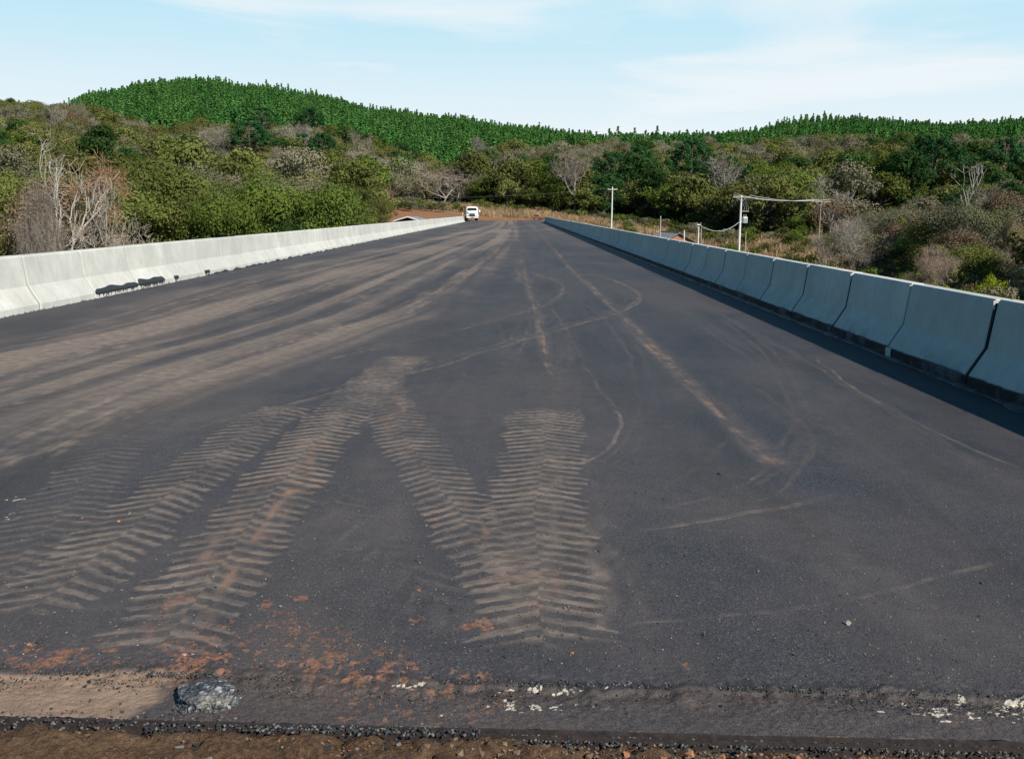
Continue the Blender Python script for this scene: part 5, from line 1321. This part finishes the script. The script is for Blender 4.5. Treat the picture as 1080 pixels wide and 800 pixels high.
tv_ = [(-.32, 0, .92)]; te = []; trr = [(.165, .175)]
for s in (-1, 1):
    i0 = len(tv_); tv_ += [(-.28, s * .11, .90), (.10, s * .20, .82), (-.02, s * .22, .42), (-.02, s * .24, .14)]; te += [(0, i0), (i0, i0 + 1), (i0 + 1, i0 + 2), (i0 + 2, i0 + 3)]; trr += [.112, .09, .068, .06]
skinned('trousers', tv_, te, trr, JEANS, pr)
mb = MB(); rings = [[(-.105 + .10 * math.sin(p_) * math.cos(a) - .02, .088 * math.sin(p_) * math.sin(a), 1.655 + .10 * math.cos(p_)) for a in np.linspace(0, 2 * math.pi, 15)[:-1]] for p_ in np.linspace(.05, 1.6, 7)]
mb.loft(rings); mb.build('hair', HAIR, pr, True)
for s in (-1, 1):
    mb = MB(); mb.tube([(-.07, s * .24, .05), (.06, s * .245, .06), (.17, s * .25, .045)], [.05, .055, .035], 8); mb.build('shoe', HAIR, pr, True)
    for k in range(5):
        mb = MB(); f_ = (.31 + .004 * k, s * (.315 + .019 * k), 1.075)
        mb.tube([(f_[0] - .01, f_[1], f_[2] + .012), (f_[0] + .02, f_[1], f_[2] + .005), (f_[0] + .02, f_[1], f_[2] - .025), (f_[0], f_[1], f_[2] - .03)], .009, 5); mb.build('finger', SKIN, pr, True)

# ------------------------------------------------------------------ lump of asphalt, loose stones
lx, ly = G(218, 742, -.03)
def rock(name, seed, r, mat, flat=.6, det=3, noise_amp=.35, freq=1.6):
    import bmesh
    bm = bmesh.new(); bmesh.ops.create_icosphere(bm, subdivisions=det, radius=1)
    for v in bm.verts:
        n = mnoise.fractal(v.co * freq + Vector((seed, 0, 0)), .8, 2.2, 4) * noise_amp
        v.co *= 1 + n; v.co = Vector((v.co.x * r[0], v.co.y * r[1], v.co.z * r[2]))
    me = bpy.data.meshes.new(name); bm.to_mesh(me); bm.free(); me.materials.append(mat); return me
LUMP = NT('asphalt_lump'); n_ = LUMP.noise(28, 5, .75, LUMP.obj); v_ = LUMP.n('TexVoronoi'); v_.inputs['Scale'].default_value = 75; LUMP.put(v_.inputs['Vector'], LUMP.obj); sv2 = LUMP.n('SeparateColor'); LUMP.put(sv2.inputs[0], v_.outputs['Color'])
c = LUMP.mix(LUMP.rng(n_, .35, .65), (.018, .02, .024), (.10, .10, .10)); c = LUMP.mix(LUMP.rng(sv2.outputs[0], .84, .88), c, (.26, .26, .27)); c = LUMP.mix(LUMP.rng(LUMP.noise(9, 3, .6, LUMP.obj), .56, .62, 0, .6), c, (.22, .20, .17))
LUMP.bsdf(c, .6, LUMP.bump(v_.outputs['Distance'], .01, 1.), .5); LUMP = LUMP.m
o = link('asphalt_lump', rock('asphalt_lump', 3, (.115, .095, .042), LUMP, det=4), None, (lx, ly, -.008)); tag(o, 'black and white speckled lump of asphalt at the deck edge on the left', 'asphalt lump')
# aggregate crumbs: one stuff object with a dense ragged line along the asphalt edge
def stones(name, n, fn, mat_list, label, seed):
    rg = np.random.default_rng(seed); VV = []; FF = []; MI = []; o_ = 0
    oct_ = np.array([(1, 0, 0), (0, 1, 0), (-1, 0, 0), (0, -1, 0), (0, 0, 1), (0, 0, -1)], float)
    fo = [(0, 1, 4), (1, 2, 4), (2, 3, 4), (3, 0, 4), (1, 0, 5), (2, 1, 5), (3, 2, 5), (0, 3, 5)]
    for i in range(n):
        x, y, z, s = fn(rg); A_ = np.linalg.qr(rg.normal(size=(3, 3)))[0]
        p = (oct_ * (s * rg.uniform(.6, 1.3, (6, 1)))) @ A_; p[:, 2] *= .75; VV.append(p + np.array([x, y, z + s * .35])); FF += [(a + o_, b + o_, c_ + o_) for a, b, c_ in fo]; MI += [int(rg.integers(0, 10) ** 1)] * 8; o_ += 6
    Q_ = np.array(FF); me = mesh_np(name, np.concatenate(VV), Q_, mat_list, smooth=False)
    k = len(mat_list); me.polygons.foreach_set('material_index', np.minimum(np.array(MI) * k // 10, k - 1).astype(np.int32)); me.update()
    return tag(link(name, me), label, name.replace('_', ' '), kind='stuff')
ST_D = plain('stone_dark', (.03, .031, .034), .7, .3, 30); ST_G = plain('stone_grey', (.13, .125, .12), .8, .3, 30); ST_O = plain('stone_clay', (.30, .13, .06), .9, .3, 30); ST_W = plain('stone_pale', (.26, .23, .19), .9, .2, 30)
def edge_line(rg):
    x = rg.uniform(-2.4, 2.2); y = YA + JOINT_SLOPE * x + abs(rg.normal()) * .05 * rg.choice((-1, 1.2)) - .01; y += (float(vnoise(np.array([x * 1.7]), np.array([1.]), 17)[0]) - .5) * .09
    if vnoise(np.array([x * 5.]), np.array([y * 3]), 91)[0] < .42 and rg.random() < .8: y = YA + .02 + rg.normal() * .012 + JOINT_SLOPE * x
    return x, y, -.013 if y < YA + JOINT_SLOPE * x else .0, rg.uniform(.0012, .0045) * (1.8 if rg.random() < .06 else 1)
stones('asphalt_crumbs', 5200, edge_line, [ST_D, ST_D, ST_D, ST_G, ST_D], 'dark broken asphalt grit along the ragged edge of the paving', 1)
def joint_line(rg):
    x = rg.uniform(-2.2, 2.1); y = rail_y(x) - .026 + rg.normal() * (.018 if x > -.9 else .05); return x, y, -.032 if x > -.1 else -.018, rg.uniform(.002, .008)
stones('joint_grit', 2600, joint_line, [ST_D, ST_D, ST_G, ST_D], 'dark grit and crumbs packed in and along the steel joint', 2)
def deck_scatter(rg):
    y = YA + .1 + rg.exponential(1.6); x = rg.uniform(-2.3, 2.3) * (y / 3.3); return x, y, .0, rg.uniform(.0016, .005) * (2. if rg.random() < .02 else 1)
stones('loose_gravel', 4200, deck_scatter, [ST_D, ST_G, ST_D, ST_O, ST_G, ST_D, ST_D, ST_O, ST_D, ST_W], 'fine loose gravel and clay crumbs scattered on the near asphalt', 3)
def soil_scatter(rg):
    x = rg.uniform(-1.9, 1.9); k = rg.random() ** 1.; y = rail_y(x) - .08 - k * .35
    z = -.024 + (float(fbm(np.array([x * 2.2]), np.array([y * 2.2]), 4, 43)[0]) - .5) * .07 + (float(fbm(np.array([x * 11]), np.array([y * 11]), 4, 47)[0]) - .5) * .05
    return x, y, z, rg.uniform(.002, .008) * (2.4 if rg.random() < .07 else 1)
ST_S = plain('stone_soil', (.14, .095, .06), .95, .3, 30)
stones('soil_clods', 5200, soil_scatter, [ST_S, ST_G, ST_S, ST_S, ST_D, ST_S, ST_O], 'small brown clods and pebbles in the bare soil', 4)
for px, py, s, lab in ((894, 658, .012, 'single pale pebble on the asphalt at lower right'), (125, 550, .008, 'orange clay pebble on the tyre tracks at lower left'), (759, 500, .012, 'dark pebble alone on the asphalt right of centre'), (42, 678, .010, 'dark stone on the clay-stained asphalt at far left')):
    x, y = G(px, py); o = link('pebble', rock('pebble', px, (s * 1.2, s, s * .8), {894: ST_W, 125: ST_O}.get(px, ST_D), det=2), None, (x, y, s * .5)); tag(o, lab, 'pebble')
print('individual trees', n_ind, 'woodland', sum(len(v) for v in inst.values()), 'pines', len(pn), 'grass', sum(len(v) for v in gi_.values()), 'road verts', len(V))
